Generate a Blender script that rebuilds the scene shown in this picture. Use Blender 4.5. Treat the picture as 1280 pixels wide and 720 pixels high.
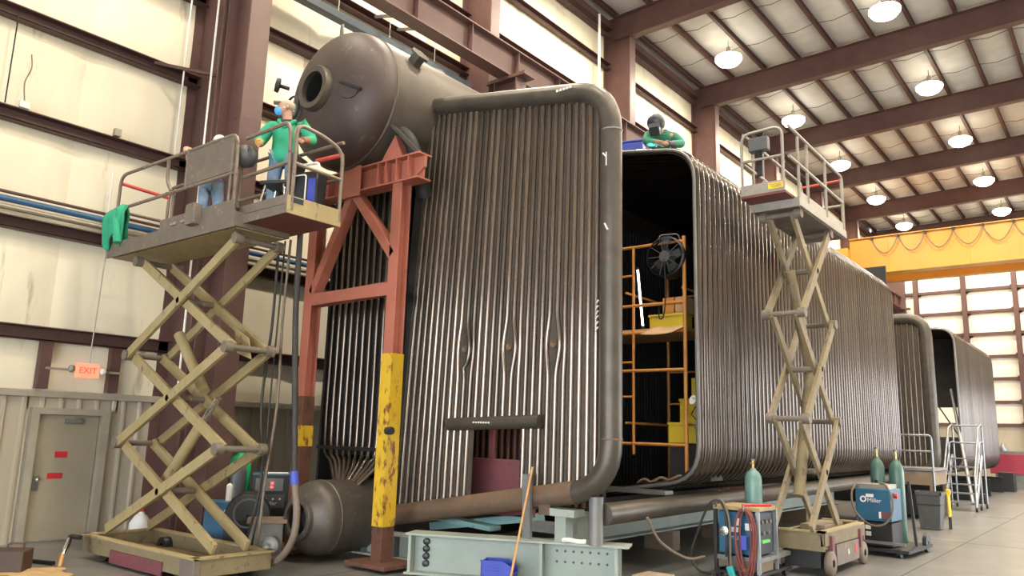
import bpy, bmesh, math, random
from mathutils import Vector, Matrix
for _o in list(bpy.data.objects): bpy.data.objects.remove(_o)
random.seed(7)
C = bpy.context.scene.collection
PI = math.pi
V = Vector

# ---------------------------------------------------------------- camera
FPX, YAW, PITCH, ROLL, CAMZ = 972.0, -.67648, .185835, .02836, 2.05
cam = bpy.data.cameras.new('camera')
cam.sensor_width = 36; cam.lens = 36 * FPX / 1280; cam.clip_end = 400
co = bpy.data.objects.new('camera', cam); C.objects.link(co)
fw = V((math.sin(YAW) * math.cos(PITCH), math.cos(YAW) * math.cos(PITCH), math.sin(PITCH)))
rt = V((math.cos(YAW), -math.sin(YAW), 0)); up = rt.cross(fw)
r2 = rt * math.cos(ROLL) + up * math.sin(ROLL); u2 = up * math.cos(ROLL) - rt * math.sin(ROLL)
mw = Matrix((r2, u2, -fw)).transposed().to_4x4(); mw.translation = V((0, 0, CAMZ))
co.matrix_world = mw
bpy.context.scene.camera = co

# ---------------------------------------------------------------- light and exposure
w = bpy.data.worlds.new('overcast_sky'); bpy.context.scene.world = w; w.use_nodes = True
wb = w.node_tree.nodes['Background']; wb.inputs[0].default_value = (.86, .93, 1, 1); wb.inputs[1].default_value = 11.0
vs = bpy.context.scene.view_settings
bpy.context.scene.display_settings.display_device = 'sRGB'
vs.view_transform = 'Standard'; vs.look = 'None'; vs.gamma = 1; vs.use_curve_mapping = False
vs.exposure = 0.0
LAMP_W = 740.0

# ---------------------------------------------------------------- materials
def mat(name, c1, c2=None, sc=3, rough=.6, metal=0.0, c3=None, t3=.58, bump=0, st=(1, 1, 1), rnd=0, emit=0, c3s=None, spec=.5):
    m = bpy.data.materials.new(name); m.use_nodes = True
    nt = m.node_tree; N = nt.nodes; L = nt.links
    b = N['Principled BSDF']
    b.inputs['Roughness'].default_value = rough; b.inputs['Metallic'].default_value = metal
    b.inputs['Specular IOR Level'].default_value = spec
    g = N.new('ShaderNodeNewGeometry'); mp = N.new('ShaderNodeMapping'); mp.inputs['Scale'].default_value = st
    L.new(g.outputs['Position'], mp.inputs['Vector'])
    def noise(s, det=5):
        n = N.new('ShaderNodeTexNoise'); n.inputs['Scale'].default_value = s; n.inputs['Detail'].default_value = det
        n.inputs['Roughness'].default_value = .62
        L.new(mp.outputs['Vector'], n.inputs['Vector']); return n
    def ramp(n, a, bb, ca, cb):
        r = N.new('ShaderNodeValToRGB'); r.color_ramp.elements[0].position = a; r.color_ramp.elements[1].position = bb
        r.color_ramp.elements[0].color = (*ca, 1); r.color_ramp.elements[1].color = (*cb, 1)
        L.new(n.outputs['Fac'], r.inputs['Fac']); return r
    c2 = c2 or tuple(x * .8 for x in c1)
    n1 = noise(sc); col = ramp(n1, .32, .7, c1, c2).outputs['Color']
    if c3:
        n3 = noise(c3s or sc * 2.3, 7)
        r3 = ramp(n3, t3 - .04, t3 + .05, (0, 0, 0), (1, 1, 1))
        mx = N.new('ShaderNodeMixRGB'); mx.inputs[2].default_value = (*c3, 1)
        L.new(r3.outputs['Color'], mx.inputs[0]); L.new(col, mx.inputs[1]); col = mx.outputs[0]
    if rnd:
        oi = N.new('ShaderNodeObjectInfo'); hs = N.new('ShaderNodeHueSaturation'); mr = N.new('ShaderNodeMapRange')
        mr.inputs['To Min'].default_value = 1 - rnd; mr.inputs['To Max'].default_value = 1 + rnd
        L.new(oi.outputs['Random'], mr.inputs['Value']); L.new(mr.outputs[0], hs.inputs['Value'])
        L.new(col, hs.inputs['Color']); col = hs.outputs[0]
    L.new(col, b.inputs['Base Color'])
    if bump:
        bp = N.new('ShaderNodeBump'); bp.inputs['Strength'].default_value = bump; bp.inputs['Distance'].default_value = .02
        L.new(noise(sc * 4).outputs['Fac'], bp.inputs['Height']); L.new(bp.outputs[0], b.inputs['Normal'])
    if emit:
        b.inputs['Emission Strength'].default_value = emit; L.new(col, b.inputs['Emission Color'])
    return m

MT = {}
MT['concrete'] = mat('worn_concrete', (.15, .145, .135), (.215, .21, .20), 1.2, .30, 0, (.09, .085, .08), .66, .05)
MT['white'] = mat('insulation_facing', (.88, .81, .63), (.77, .69, .51), .5, .55, 0, (.52, .43, .30), .645, .15, (1, 1.6, .28), c3s=1.4)
MT['roofwhite'] = mat('roof_insulation', (.64, .62, .58), (.54, .52, .48), 1, .5, 0, None, .6, .2)
MT['endwhite'] = mat('end_wall_facing', (.88, .84, .74), (.78, .74, .66), .6, .6)
MT['brown'] = mat('oxide_primer', (.085, .040, .034), (.115, .056, .048), 2, .55, 0, (.05, .026, .024), .66)
MT['brownlt'] = mat('oxide_primer_flange', (.135, .075, .064), (.11, .058, .05), 2, .5)
MT['beige'] = mat('beige_wainscot', (.50, .44, .34), (.42, .37, .28), 2, .38, .15, None, .6, .03, (1, 1, .3))
MT['trimgrey'] = mat('wainscot_trim', (.37, .33, .255), (.31, .275, .21), 3, .5)
MT['door'] = mat('door_paint', (.34, .295, .21), (.29, .25, .18), 1.5, .5)
MT['red'] = mat('red_paint', (.62, .02, .03), (.5, .02, .03), 5, .5)
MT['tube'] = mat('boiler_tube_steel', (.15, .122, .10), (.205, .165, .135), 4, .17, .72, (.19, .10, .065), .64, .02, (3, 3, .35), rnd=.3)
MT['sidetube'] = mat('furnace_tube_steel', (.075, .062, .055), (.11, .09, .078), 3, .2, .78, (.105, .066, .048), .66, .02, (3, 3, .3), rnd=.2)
MT['header'] = mat('header_pipe_steel', (.070, .062, .052), (.105, .089, .071), 3, .42, .45, (.125, .08, .05), .64, .15)
MT['hdrust'] = mat('rusty_header_steel', (.125, .09, .064), (.165, .113, .074), 5, .6, .3, (.2, .1, .05), .56, .25)
MT['drum'] = mat('steam_drum_steel', (.052, .036, .032), (.078, .053, .047), 1.6, .55, .2, (.11, .09, .075), .64, .12)
MT['drumbody'] = mat('drum_shell_steel', (.066, .055, .042), (.092, .076, .058), 2.5, .5, .35, (.09, .06, .05), .6, .15)
MT['mud'] = mat('mud_drum_steel', (.085, .074, .063), (.125, .105, .085), 4, .48, .4, (.15, .12, .085), .62, .2)
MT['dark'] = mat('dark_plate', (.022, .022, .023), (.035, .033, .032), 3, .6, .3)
MT['black'] = mat('black_plastic', (.012, .012, .013), (.02, .02, .021), 8, .4)
MT['orange'] = mat('oxide_orange_paint', (.43, .145, .095), (.37, .115, .076), 2, .55, 0, (.22, .075, .05), .67)
MT['rustpost'] = mat('rusty_post_steel', (.10, .042, .026), (.15, .06, .032), 4, .65, 0, (.05, .03, .022), .6)
MT['yellowrust'] = mat('chipped_yellow_paint', (.66, .42, .02), (.58, .36, .025), 4, .5, 0, (.17, .055, .02), .57, .1, (1, 1, .45), c3s=9)
MT['lift'] = mat('weathered_cream_lift_paint', (.38, .295, .145), (.31, .235, .11), 3, .55, 0, (.15, .11, .07), .63, .1, (1, 1, .6))
MT['liftmid'] = mat('dull_cream_lift_paint', (.245, .19, .105), (.195, .15, .08), 3, .6, 0, (.13, .10, .07), .6, .1)
MT['liftdark'] = mat('grimy_lift_steel', (.19, .155, .12), (.145, .115, .09), 4, .6, .1, (.30, .25, .17), .64, .1)
MT['rail'] = mat('worn_rail_steel', (.19, .145, .11), (.25, .195, .15), 5, .45, .3, (.10, .065, .05), .62)
MT['deckred'] = mat('red_oxide_underside', (.17, .045, .032), (.13, .035, .028), 3, .6)
MT['redbar'] = mat('red_gate_bar', (.60, .075, .05), (.5, .06, .04), 4, .5)
MT['railgrey'] = mat('grey_rail_steel', (.33, .30, .26), (.26, .235, .20), 5, .45, .3, (.17, .12, .09), .64)
MT['paleg'] = mat('pale_green_primer', (.33, .37, .32), (.27, .31, .275), 1.5, .55, 0, (.24, .23, .19), .68)
MT['teal'] = mat('teal_painted_steel', (.20, .35, .34), (.15, .27, .27), 3, .55, 0, (.10, .15, .15), .64)
MT['greyst'] = mat('grey_steel', (.16, .16, .155), (.22, .22, .21), 4, .5, .4)
MT['bluebin'] = mat('blue_plastic', (.025, .05, .42), (.02, .04, .34), 6, .4)
MT['bluew'] = mat('welder_blue', (.020, .115, .21), (.016, .09, .17), 4, .45)
MT['wood'] = mat('bare_wood', (.52, .34, .17), (.43, .27, .13), 4, .7, 0, None, .6, .1, (1, 1, .3))
MT['handle'] = mat('wood_handle', (.62, .33, .13), (.52, .27, .10), 6, .5)
MT['greencyl'] = mat('green_gas_cylinder', (.085, .175, .145), (.065, .135, .115), 4, .35)
MT['tealcyl'] = mat('teal_gas_cylinder', (.16, .29, .27), (.12, .23, .215), 5, .35, 0, (.26, .36, .33), .66)
MT['greentank'] = mat('bright_green_tank', (.02, .50, .20), (.02, .40, .16), 4, .35)
MT['brass'] = mat('brass', (.55, .38, .16), (.45, .3, .12), 6, .3, .9)
MT['chrome'] = mat('chrome', (.75, .75, .75), (.65, .65, .65), 5, .2, .95)
MT['scaf'] = mat('orange_scaffold_paint', (.62, .27, .06), (.52, .21, .045), 5, .5, 0, (.25, .10, .04), .66)
MT['yellow'] = mat('yellow_paint', (.62, .46, .03), (.52, .38, .03), 3, .55)
MT['crane'] = mat('crane_yellow', (.55, .265, .035), (.48, .225, .03), .8, .35)
MT['card'] = mat('cardboard', (.62, .42, .24), (.55, .37, .2), 4, .8)
MT['jacket'] = mat('green_welding_cloth', (.03, .36, .20), (.022, .29, .155), 6, .8, 0, None, .6, .3)
MT['jacket2'] = mat('dull_green_welding_cloth', (.045, .235, .15), (.03, .17, .11), 6, .8, 0, None, .6, .3)
MT['denim'] = mat('denim', (.12, .19, .28), (.19, .27, .37), 9, .85, 0, None, .6, .3)
MT['skin'] = mat('skin', (.55, .30, .20), (.50, .26, .17), 8, .55)
MT['cap'] = mat('tan_cap_cloth', (.50, .40, .30), (.42, .34, .25), 10, .85)
MT['whitecap'] = mat('white_cap_cloth', (.80, .79, .76), (.7, .69, .66), 10, .85)
MT['tshirt'] = mat('pale_tshirt', (.55, .36, .28), (.48, .31, .25), 8, .85)
MT['navy'] = mat('navy_cloth', (.02, .028, .05), (.03, .04, .06), 8, .85)
MT['mask'] = mat('blue_face_mask', (.10, .42, .80), (.08, .36, .70), 12, .8)
MT['glove'] = mat('yellow_leather', (.55, .36, .06), (.45, .28, .05), 9, .8)
MT['tan'] = mat('tan_leather', (.30, .18, .11), (.22, .13, .08), 9, .8)
MT['boot'] = mat('dark_boot_leather', (.05, .035, .026), (.035, .025, .02), 9, .7)
MT['helmet'] = mat('welding_helmet_shell', (.035, .035, .042), (.05, .05, .06), 6, .35)
MT['visor'] = mat('blue_visor_glass', (.03, .10, .50), (.02, .07, .36), 5, .12)
MT['paper'] = mat('white_paper', (.82, .80, .76), (.76, .74, .7), 5, .7)
MT['hose'] = mat('black_rubber_hose', (.025, .023, .021), (.04, .036, .032), 9, .6)
MT['hosetan'] = mat('tan_rubber_hose', (.20, .155, .115), (.15, .115, .085), 9, .6)
MT['hosered'] = mat('red_rubber_cable', (.25, .065, .05), (.19, .05, .04), 9, .6)
MT['bluetape'] = mat('blue_tape', (.05, .08, .45), (.04, .06, .36), 5, .5)
MT['pipeblue'] = mat('blue_wall_pipe', (.045, .13, .27), (.035, .10, .21), 4, .4)
MT['pipegrey'] = mat('galvanised_pipe', (.36, .33, .27), (.29, .26, .21), 4, .4, .4)
MT['tray'] = mat('slate_blue_duct_paint', (.10, .125, .15), (.08, .10, .12), 3, .5)
MT['bin'] = mat('charcoal_bin_plastic', (.075, .077, .08), (.095, .095, .098), 5, .5)
MT['toolbox'] = mat('brown_steel_box', (.085, .045, .025), (.06, .033, .02), 4, .6)
MT['sand'] = mat('sawdust', (.55, .37, .18), (.45, .29, .13), 8, .9)
MT['bench'] = mat('red_machine_paint', (.33, .03, .06), (.27, .025, .05), 3, .5)
MT['maroon'] = mat('maroon_paint', (.20, .055, .065), (.16, .045, .055), 5, .6, 0, (.09, .06, .06), .6)
MT['exit'] = mat('exit_sign_face', (.95, .30, .18), (.85, .26, .15), 5, .5, emit=.9)
MT['exitred'] = mat('exit_sign_letters', (.9, .06, .04), (.9, .06, .04), 5, .5, emit=1.0)
MT['lamp'] = mat('lamp_lens', (1, .93, .78), (1, .93, .78), 1, .4, emit=14)
MT['strip'] = mat('glow_strip', (1, .86, .76), (1, .86, .76), 1, .4, emit=9)  # emission for the bright line of light in the scaffold
MT['led'] = mat('red_led', (1, .05, .05), (1, .05, .05), 1, .4, emit=4)
MT['arc'] = mat('welding_arc', (.75, 1, 1), (.75, 1, 1), 1, .4, emit=20)
MT['sticker'] = mat('yellow_sticker', (.85, .55, .03), (.8, .5, .03), 6, .5)
MT['limegreen'] = mat('lime_plastic', (.12, .65, .10), (.1, .55, .08), 6, .4)
MT['aqua'] = mat('aqua_plastic', (.03, .42, .44), (.025, .34, .36), 6, .4)
MT['chalk'] = mat('chalk_paint', (.72, .70, .65), (.6, .58, .53), 9, .8)
MT['woodgrey'] = mat('weathered_timber', (.27, .20, .14), (.20, .15, .10), 3, .8, 0, None, .6, .1)
MT['galv'] = mat('galvanised_rail', (.32, .33, .34), (.25, .26, .27), 5, .35, .6)
MT['helmetgrey'] = mat('dark_grey_tank', (.10, .11, .12), (.08, .085, .09), 4, .35)

# ---------------------------------------------------------------- mesh helpers
class M:
    def __init__(s): s.v = []; s.f = []
    def add(s, vs, fs):
        o = len(s.v); s.v += [tuple(x) for x in vs]; s.f += [tuple(i + o for i in f) for f in fs]; return s
    def box(s, x0, x1, y0, y1, z0, z1):
        vs = [(x, y, z) for z in (z0, z1) for y in (y0, y1) for x in (x0, x1)]
        return s.add(vs, [(0, 2, 3, 1), (4, 5, 7, 6), (0, 1, 5, 4), (2, 6, 7, 3), (0, 4, 6, 2), (1, 3, 7, 5)])
    def sweep(s, prof, p, q, upv=(0, 0, 1), cap=True):      # prism: 2-D outline (side, up) along p -> q
        p = V(p); q = V(q); d = (q - p).normalized(); a = d.cross(V(upv))
        if a.length < 1e-4: a = d.cross(V((0, 1, 0)))
        a.normalize(); b = a.cross(d); n = len(prof)
        vs = [e + a * x + b * y for e in (p, q) for x, y in prof]
        fs = [(i, (i + 1) % n, n + (i + 1) % n, n + i) for i in range(n)]
        if cap: fs += [tuple(range(n))[::-1], tuple(range(n, 2 * n))]
        return s.add(vs, fs)
    def bar(s, p, q, wd, h, upv=(0, 0, 1)):
        return s.sweep([(-wd / 2, -h / 2), (wd / 2, -h / 2), (wd / 2, h / 2), (-wd / 2, h / 2)], p, q, upv)
    def ibeam(s, p, q, h, wd, tf=.03, tw=.02, upv=(0, 0, 1)):
        s.sweep([(-wd / 2, -h / 2), (wd / 2, -h / 2), (wd / 2, -h / 2 + tf), (-wd / 2, -h / 2 + tf)], p, q, upv)
        s.sweep([(-wd / 2, h / 2 - tf), (wd / 2, h / 2 - tf), (wd / 2, h / 2), (-wd / 2, h / 2)], p, q, upv)
        return s.sweep([(-tw / 2, -h / 2 + tf), (tw / 2, -h / 2 + tf), (tw / 2, h / 2 - tf), (-tw / 2, h / 2 - tf)], p, q, upv)
    def chan(s, p, q, h, wd, t=.02, upv=(0, 0, 1)):
        return s.sweep([(0, -h / 2), (wd, -h / 2), (wd, -h / 2 + t), (t, -h / 2 + t), (t, h / 2 - t), (wd, h / 2 - t), (wd, h / 2), (0, h / 2)], p, q, upv)
    def tube(s, pts, r, n=8, cap=True, rs=None):
        pts = [V(p) for p in pts]; k = len(pts); t = []
        for i in range(k):
            a = pts[max(i - 1, 0)]; b = pts[min(i + 1, k - 1)]; t.append((b - a).normalized())
        nrm = t[0].orthogonal().normalized(); vs = []
        for i in range(k):
            nrm = (nrm - t[i] * nrm.dot(t[i])).normalized(); bi = t[i].cross(nrm)
            rr = rs[i] if rs else r
            vs += [pts[i] + (nrm * math.cos(2 * PI * j / n) + bi * math.sin(2 * PI * j / n)) * rr for j in range(n)]
        fs = [(i * n + j, i * n + (j + 1) % n, (i + 1) * n + (j + 1) % n, (i + 1) * n + j) for i in range(k - 1) for j in range(n)]
        if cap: fs += [tuple(range(n))[::-1], tuple((k - 1) * n + j for j in range(n))]
        return s.add(vs, fs)
    def cyl(s, p, q, r, n=16): return s.tube([p, q], r, n)
    def lathe(s, o, ax, prof, n=24):                        # profile (distance along axis, radius)
        o = V(o); ax = V(ax).normalized(); a = ax.orthogonal().normalized(); b = ax.cross(a); k = len(prof)
        vs = [o + ax * h + (a * math.cos(2 * PI * j / n) + b * math.sin(2 * PI * j / n)) * max(r, 1e-4) for h, r in prof for j in range(n)]
        return s.add(vs, [(i * n + j, i * n + (j + 1) % n, (i + 1) * n + (j + 1) % n, (i + 1) * n + j) for i in range(k - 1) for j in range(n)])
    def prism(s, poly, d):                                   # polygon in 3-D pushed along d
        n = len(poly); d = V(d); vs = [V(p) for p in poly] + [V(p) + d for p in poly]
        return s.add(vs, [tuple(range(n))[::-1], tuple(range(n, 2 * n))] + [(i, (i + 1) % n, n + (i + 1) % n, n + i) for i in range(n)])
    def ball(s, c, r, n=12, m=8):
        rx, ry, rz = r if hasattr(r, '__len__') else (r, r, r); vs = []
        for i in range(m + 1):
            th = PI * i / m
            for j in range(n):
                ph = 2 * PI * j / n
                vs.append((c[0] + rx * math.sin(th) * math.cos(ph), c[1] + ry * math.sin(th) * math.sin(ph), c[2] + rz * math.cos(th)))
        return s.add(vs, [(i * n + j, (i + 1) * n + j, (i + 1) * n + (j + 1) % n, i * n + (j + 1) % n) for i in range(m) for j in range(n)])
    def grid(s, nu, nv, fn):
        vs = [fn(i / nu, j / nv) for j in range(nv + 1) for i in range(nu + 1)]
        return s.add(vs, [(j * (nu + 1) + i, j * (nu + 1) + i + 1, (j + 1) * (nu + 1) + i + 1, (j + 1) * (nu + 1) + i) for j in range(nv) for i in range(nu)])
    def mesh(s, name, m, ang=47):
        me = bpy.data.meshes.new(name); me.from_pydata(s.v, [], s.f)
        b = bmesh.new(); b.from_mesh(me); bmesh.ops.remove_doubles(b, verts=b.verts, dist=1e-5)
        bmesh.ops.recalc_face_normals(b, faces=b.faces); b.to_mesh(me); b.free()
        me.materials.append(MT[m] if isinstance(m, str) else m)
        me.polygons.foreach_set('use_smooth', [True] * len(me.polygons))
        me.set_sharp_from_angle(angle=math.radians(ang)); return me

def link(name, me, parent=None, loc=None):
    o = bpy.data.objects.new(name, me); C.objects.link(o)
    if parent: o.parent = parent
    if loc: o.location = loc
    return o
def obj(name, mb, m, parent=None, bev=0, label=None):
    o = link(name, mb.mesh(name, m), parent)
    if bev:
        b = o.modifiers.new('edge', 'BEVEL'); b.width = bev; b.segments = 2; b.limit_method = 'ANGLE'
    if label: o['label'] = label
    return o
def tag(o, label, cat, group=None):
    o['label'] = label; o['category'] = cat
    if group: o['group'] = group
    return o
def thing(name, label, cat, loc=(0, 0, 0), rz=0, group=None):
    o = bpy.data.objects.new(name, None); C.objects.link(o); o.location = loc; o.rotation_euler = (0, 0, rz)
    o.empty_display_size = .1
    return tag(o, label, cat, group)
def struct(name, mb, m, parent=None):
    o = obj(name, mb, m, parent)
    if not parent: o['kind'] = 'structure'
    return o
def copy_tree(o, parent=None):
    c = o.copy(); C.objects.link(c)
    if parent: c.parent = parent
    for ch in list(o.children): copy_tree(ch, c)
    return c
def rnd_path(pts, r, k=4):                                   # polyline with rounded corners
    pts = [V(p) for p in pts]; out = [pts[0]]
    for i in range(1, len(pts) - 1):
        a = (pts[i - 1] - pts[i]); b = (pts[i + 1] - pts[i]); rr = min(r, a.length * .49, b.length * .49)
        p0 = pts[i] + a.normalized() * rr; p1 = pts[i] + b.normalized() * rr
        for j in range(k + 1):
            t = j / k; out.append(p0 * (1 - t) ** 2 + pts[i] * 2 * t * (1 - t) + p1 * t * t)
    return out + [pts[-1]]
def spline(pts, k=6):
    pts = [V(p) for p in pts]; out = []
    P = [pts[0] * 2 - pts[1]] + pts + [pts[-1] * 2 - pts[-2]]
    for i in range(1, len(P) - 2):
        a, b, c, d = P[i - 1:i + 3]
        for j in range(k):
            t = j / k
            out.append(.5 * ((2 * b) + (c - a) * t + (2 * a - 5 * b + 4 * c - d) * t * t + (3 * b - a - 3 * c + d) * t ** 3))
    return out + [pts[-1]]
DG = None
def text(s, size, m, parent, loc, xdir, updir, name='lettering'):
    cu = bpy.data.curves.new(name, 'FONT'); cu.body = s; cu.size = size; cu.extrude = .002; cu.align_x = 'CENTER'; cu.align_y = 'CENTER'
    t = bpy.data.objects.new('tmp', cu); C.objects.link(t)
    me = bpy.data.meshes.new_from_object(t.evaluated_get(bpy.context.evaluated_depsgraph_get()))
    bpy.data.objects.remove(t); me.materials.clear(); me.materials.append(MT[m])
    x = V(xdir).normalized(); y = V(updir); y = (y - x * y.dot(x)).normalized(); z = x.cross(y)
    mt = Matrix((x, y, z)).transposed().to_4x4(); mt.translation = V(loc); me.transform(mt)
    return link(name, me, parent)

# ================================================================ the building
XW, YE, XR, YN = -15.0, 63.2, 14.0, -12.0
fl = struct('floor', M().box(XW - .3, XR + 8, YN - 4, YE + .3, -.3, 0), 'concrete')
j = M()
for x in (-9.3, -3.2, 2.8, 8.8): j.box(x - .008, x + .008, YN, YE, .0005, .002)
for y in (4, 12, 20, 28, 36, 44, 52): j.box(-4.2, XR, y - .008, y + .008, .0005, .002)
obj('floor_joint', j, 'dark', fl)

wl = struct('wall_left', M().box(XW - .3, XW - .06, YN, YE, 0, 18.6), 'endwhite')
GZ = [2.56, 3.55, 5.42, 7.3, 9.15, 11.0, 12.75, 14.5, 16.2, 17.95]
PW = 2.6
def blanket(wd, h, depth=.07):
    def fn(u, v):
        d = depth * (max(0, math.sin(PI * u)) ** .35) * (max(0, math.sin(PI * v)) ** .35)
        return (d, u * wd, v * h)
    return M().grid(8, 6, fn)
for a, b in zip(GZ[:-1], GZ[1:]):
    me = blanket(PW, b - a).mesh('insulation_panel', 'white')
    for k in range(25):
        o = link('insulation_panel', me, wl, (XW - .055, -2.2 + k * PW, a))
for z in GZ[1:-1]:
    obj('girt', M().chan((XW, YN, z), (XW, YE, z), .24, .2, .02).box(XW, XW + .2, YN, YE, z - .12, z - .09), 'brown', wl)
obj('eave_strut', M().box(XW, XW + .28, YN, YE, 17.72, 18.0).box(XW + .02, XW + .2, YN, YE, 17.4, 17.5), 'brown', wl)
for y in (5.55, 6.75, 13.0, 19.5, 27):
    obj('window_jamb', M().box(XW, XW + .16, y - .09, y + .09, 2.6, 3.45), 'brown', wl)
# ribbed wainscot
def ribpanel(z0, z1, n=3):
    m = M(); p = .31
    prof = []
    for i in range(n):
        y = i * p; prof += [(0, y), (0, y + .19), (.045, y + .215), (.045, y + .255), (0, y + .28)]
    prof += [(0, n * p)]
    prof = [(x, y) for x, y in prof]
    k = len(prof)
    vs = [(x, y, z) for z in (z0, z1) for x, y in prof]
    return m.add(vs, [(i, i + 1, k + i + 1, k + i) for i in range(k - 1)])
rp = ribpanel(0, 2.47).mesh('wainscot_panel', 'beige', 20)
ys = [5.44 - .93 * k for k in range(1, 9)] + [6.84 + .93 * k for k in range(61)]
for y in ys: link('wainscot_panel', rp, wl, (XW - .03, y, 0))
link('wainscot_panel', ribpanel(2.25, 2.47, 5).mesh('wainscot_panel', 'beige', 20), wl, (XW - .03, 5.42, 0))
obj('wainscot_cap', M().box(XW - .05, XW + .09, YN, YE, 2.46, 2.58), 'trimgrey', wl, .01)

# exit door
d = M().box(XW - .05, XW + .1, 5.47, 5.60, 0, 2.28).box(XW - .05, XW + .1, 6.66, 6.80, 0, 2.28).box(XW - .05, XW + .1, 5.60, 6.66, 2.17, 2.28)
d1 = struct('door_1', d, 'trimgrey')
obj('door_leaf', M().box(XW - .04, XW + .0, 5.61, 6.65, .02, 2.165), 'door', d1, .005)
obj('door_closer', M().box(XW + .0, XW + .07, 6.05, 6.35, 2.02, 2.10), 'greyst', d1, .01)
obj('closer_arm', M().bar((XW + .05, 6.2, 2.12), (XW + .09, 6.5, 2.15), .02, .02), 'greyst', d1)
obj('door_notice', M().box(XW, XW + .008, 5.96, 6.17, 1.42, 1.53), 'red', d1)
obj('door_notice', M().box(XW, XW + .008, 5.88, 6.13, 1.06, 1.16), 'red', d1)
lk = obj('lock_plate', M().box(XW, XW + .02, 5.66, 5.76, .86, 1.12), 'greyst', d1)
obj('door_knob', M().lathe((XW + .02, 5.71, 1.05), (1, 0, 0), [(0, .015), (.04, .015), (.045, .035), (.07, .035), (.08, 0)], 12), 'chrome', lk)

# columns: building column with a crane column in front of it
for y in (-.3, 7.8, 16.1, 24.2, 31.9, 39.6, 47.3, 55.0, 62.7):
    m = M().box(XW, -13.86, y - .012, y + .012, 0, 18.2).box(XW - .02, XW + .02, y - .2, y + .2, 0, 18.2)
    c = obj('steel_column', m, 'brown', wl)
    obj('column_flange', M().box(-13.88, -13.84, y - .2, y + .2, 0, 17.1), 'brownlt', c)
    m = M().box(-13.62, -12.82, y - .012, y + .012, 0, 12.0).box(-13.64, -13.6, y - .22, y + .22, 0, 12.0)
    m.box(-13.9, -12.5, y - .25, y + .25, 11.95, 12.05)
    c = obj('crane_column', m, 'brown', wl)
    obj('column_flange', M().box(-12.84, -12.8, y - .22, y + .22, 0, 12.0), 'brownlt', c)
    for z in (3, 6, 9): obj('column_tie', M().bar((-13.86, y, z), (-13.62, y, z), .02, .18), 'brown', c)
    obj('girt_brace', M().bar((XW + .15, y - 1.0, 9.2), (-13.9, y - .1, 9.0), .06, .06), 'brown', c)
# runway beam
rb = thing('crane_runway_beam', 'long brown steel crane runway beam along the left wall columns', 'beam', (-13.25, 0, 0))
obj('web', M().ibeam((0, YN, 12.5), (0, YE, 12.5), .9, .45, .035, .02), 'brownlt', rb)
for k in range(34): obj('stiffener', M().box(-.2, .2, k * 2.03 - 4 - .01, k * 2.03 - 4 + .01, 12.09, 12.91), 'brown', rb)
obj('crane_rail', M().box(-.04, .04, YN, YE, 12.95, 13.07), 'dark', rb)
cl = M()
for k in range(80): cl.box(-.18, .18, k * .75 - .05, k * .75 + .05, 12.95, 12.985)
obj('rail_clip', cl, 'brown', rb)['kind'] = 'stuff'
# slate blue duct rail and ladder-like brackets above the drum
ct = thing('wall_busway', 'slate blue busway rail hung high along the left wall above the drum', 'busway')
obj('rail', M().box(-14.75, -14.5, 8.2, 15.9, 12.0, 12.2), 'tray', ct, .01)
for y in (9.3, 11, 12.7, 14.4): obj('hanger_rod', M().cyl((-14.6, y, 12.2), (-14.6, y, 14.2), .012, 6), 'pipegrey', ct)
for y in (12.3, 13.1): obj('bracket_arm', M().bar((-14.75, y, 12.75), (-13.4, y, 12.35), .05, .08), 'greyst', ct)
# wall pipes and conduits
for z, r, m_, l in ((5.86, .028, 'brown', 'thin brown pipe topmost in the row along left wall'), (5.74, .055, 'pipeblue', 'blue pipe running along the left wall'),
                    (5.60, .05, 'pipegrey', 'grey pipe directly below blue pipe on left wall'), (5.49, .025, 'pipegrey', 'thin grey pipe lowest in the row above the wall girt')):
    o = tag(obj('wall_pipe', M().cyl((-14.68, YN, z), (-14.68, 15.9, z), r, 10), m_), l, 'pipe', 'pipes along the left wall')
for (x, y, z0, z1, r, l) in ((-13.9, 7.5, 2.6, 11.9, .022, 'white conduit running down the brown crane column'), (-14.72, 6.22, 5.35, 6.72, .016, 'white conduit between two girts left of the lift'),
                             (-14.72, 4.3, 7.4, 9.1, .012, 'thin dark conduit at the far upper left of the wall'), (-14.4, 22.7, 12.5, 17.6, .05, 'white vertical pipe beside the second visible roof column'),
                             (-14.72, 7.35, 7.4, 11.2, .018, 'pale vertical conduit beside the left edge of the brown column')):
    tag(obj('conduit', M().cyl((x, y, z0), (x, y, z1), r, 8), 'dark' if 'dark' in l else 'paper'), l, 'conduit')
jb = thing('junction_box', 'small white junction box with drooping cable on upper left girt', 'box', (-14.75, 4.6, 7.47))
obj('case', M().box(-.05, .05, -.08, .08, -.06, .06), 'paper', jb); obj('cable', M().tube(spline([(0, 0, .05), (0, -.04, .4), (0, .03, .7), (0, 0, .95)]), .012, 6), 'rail', jb)
tag(obj('junction_box', M().box(-14.8, -14.7, 6.15, 6.27, 7.42, 7.56), 'pipegrey'), 'grey junction box on the girt above the white conduit', 'box')
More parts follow.
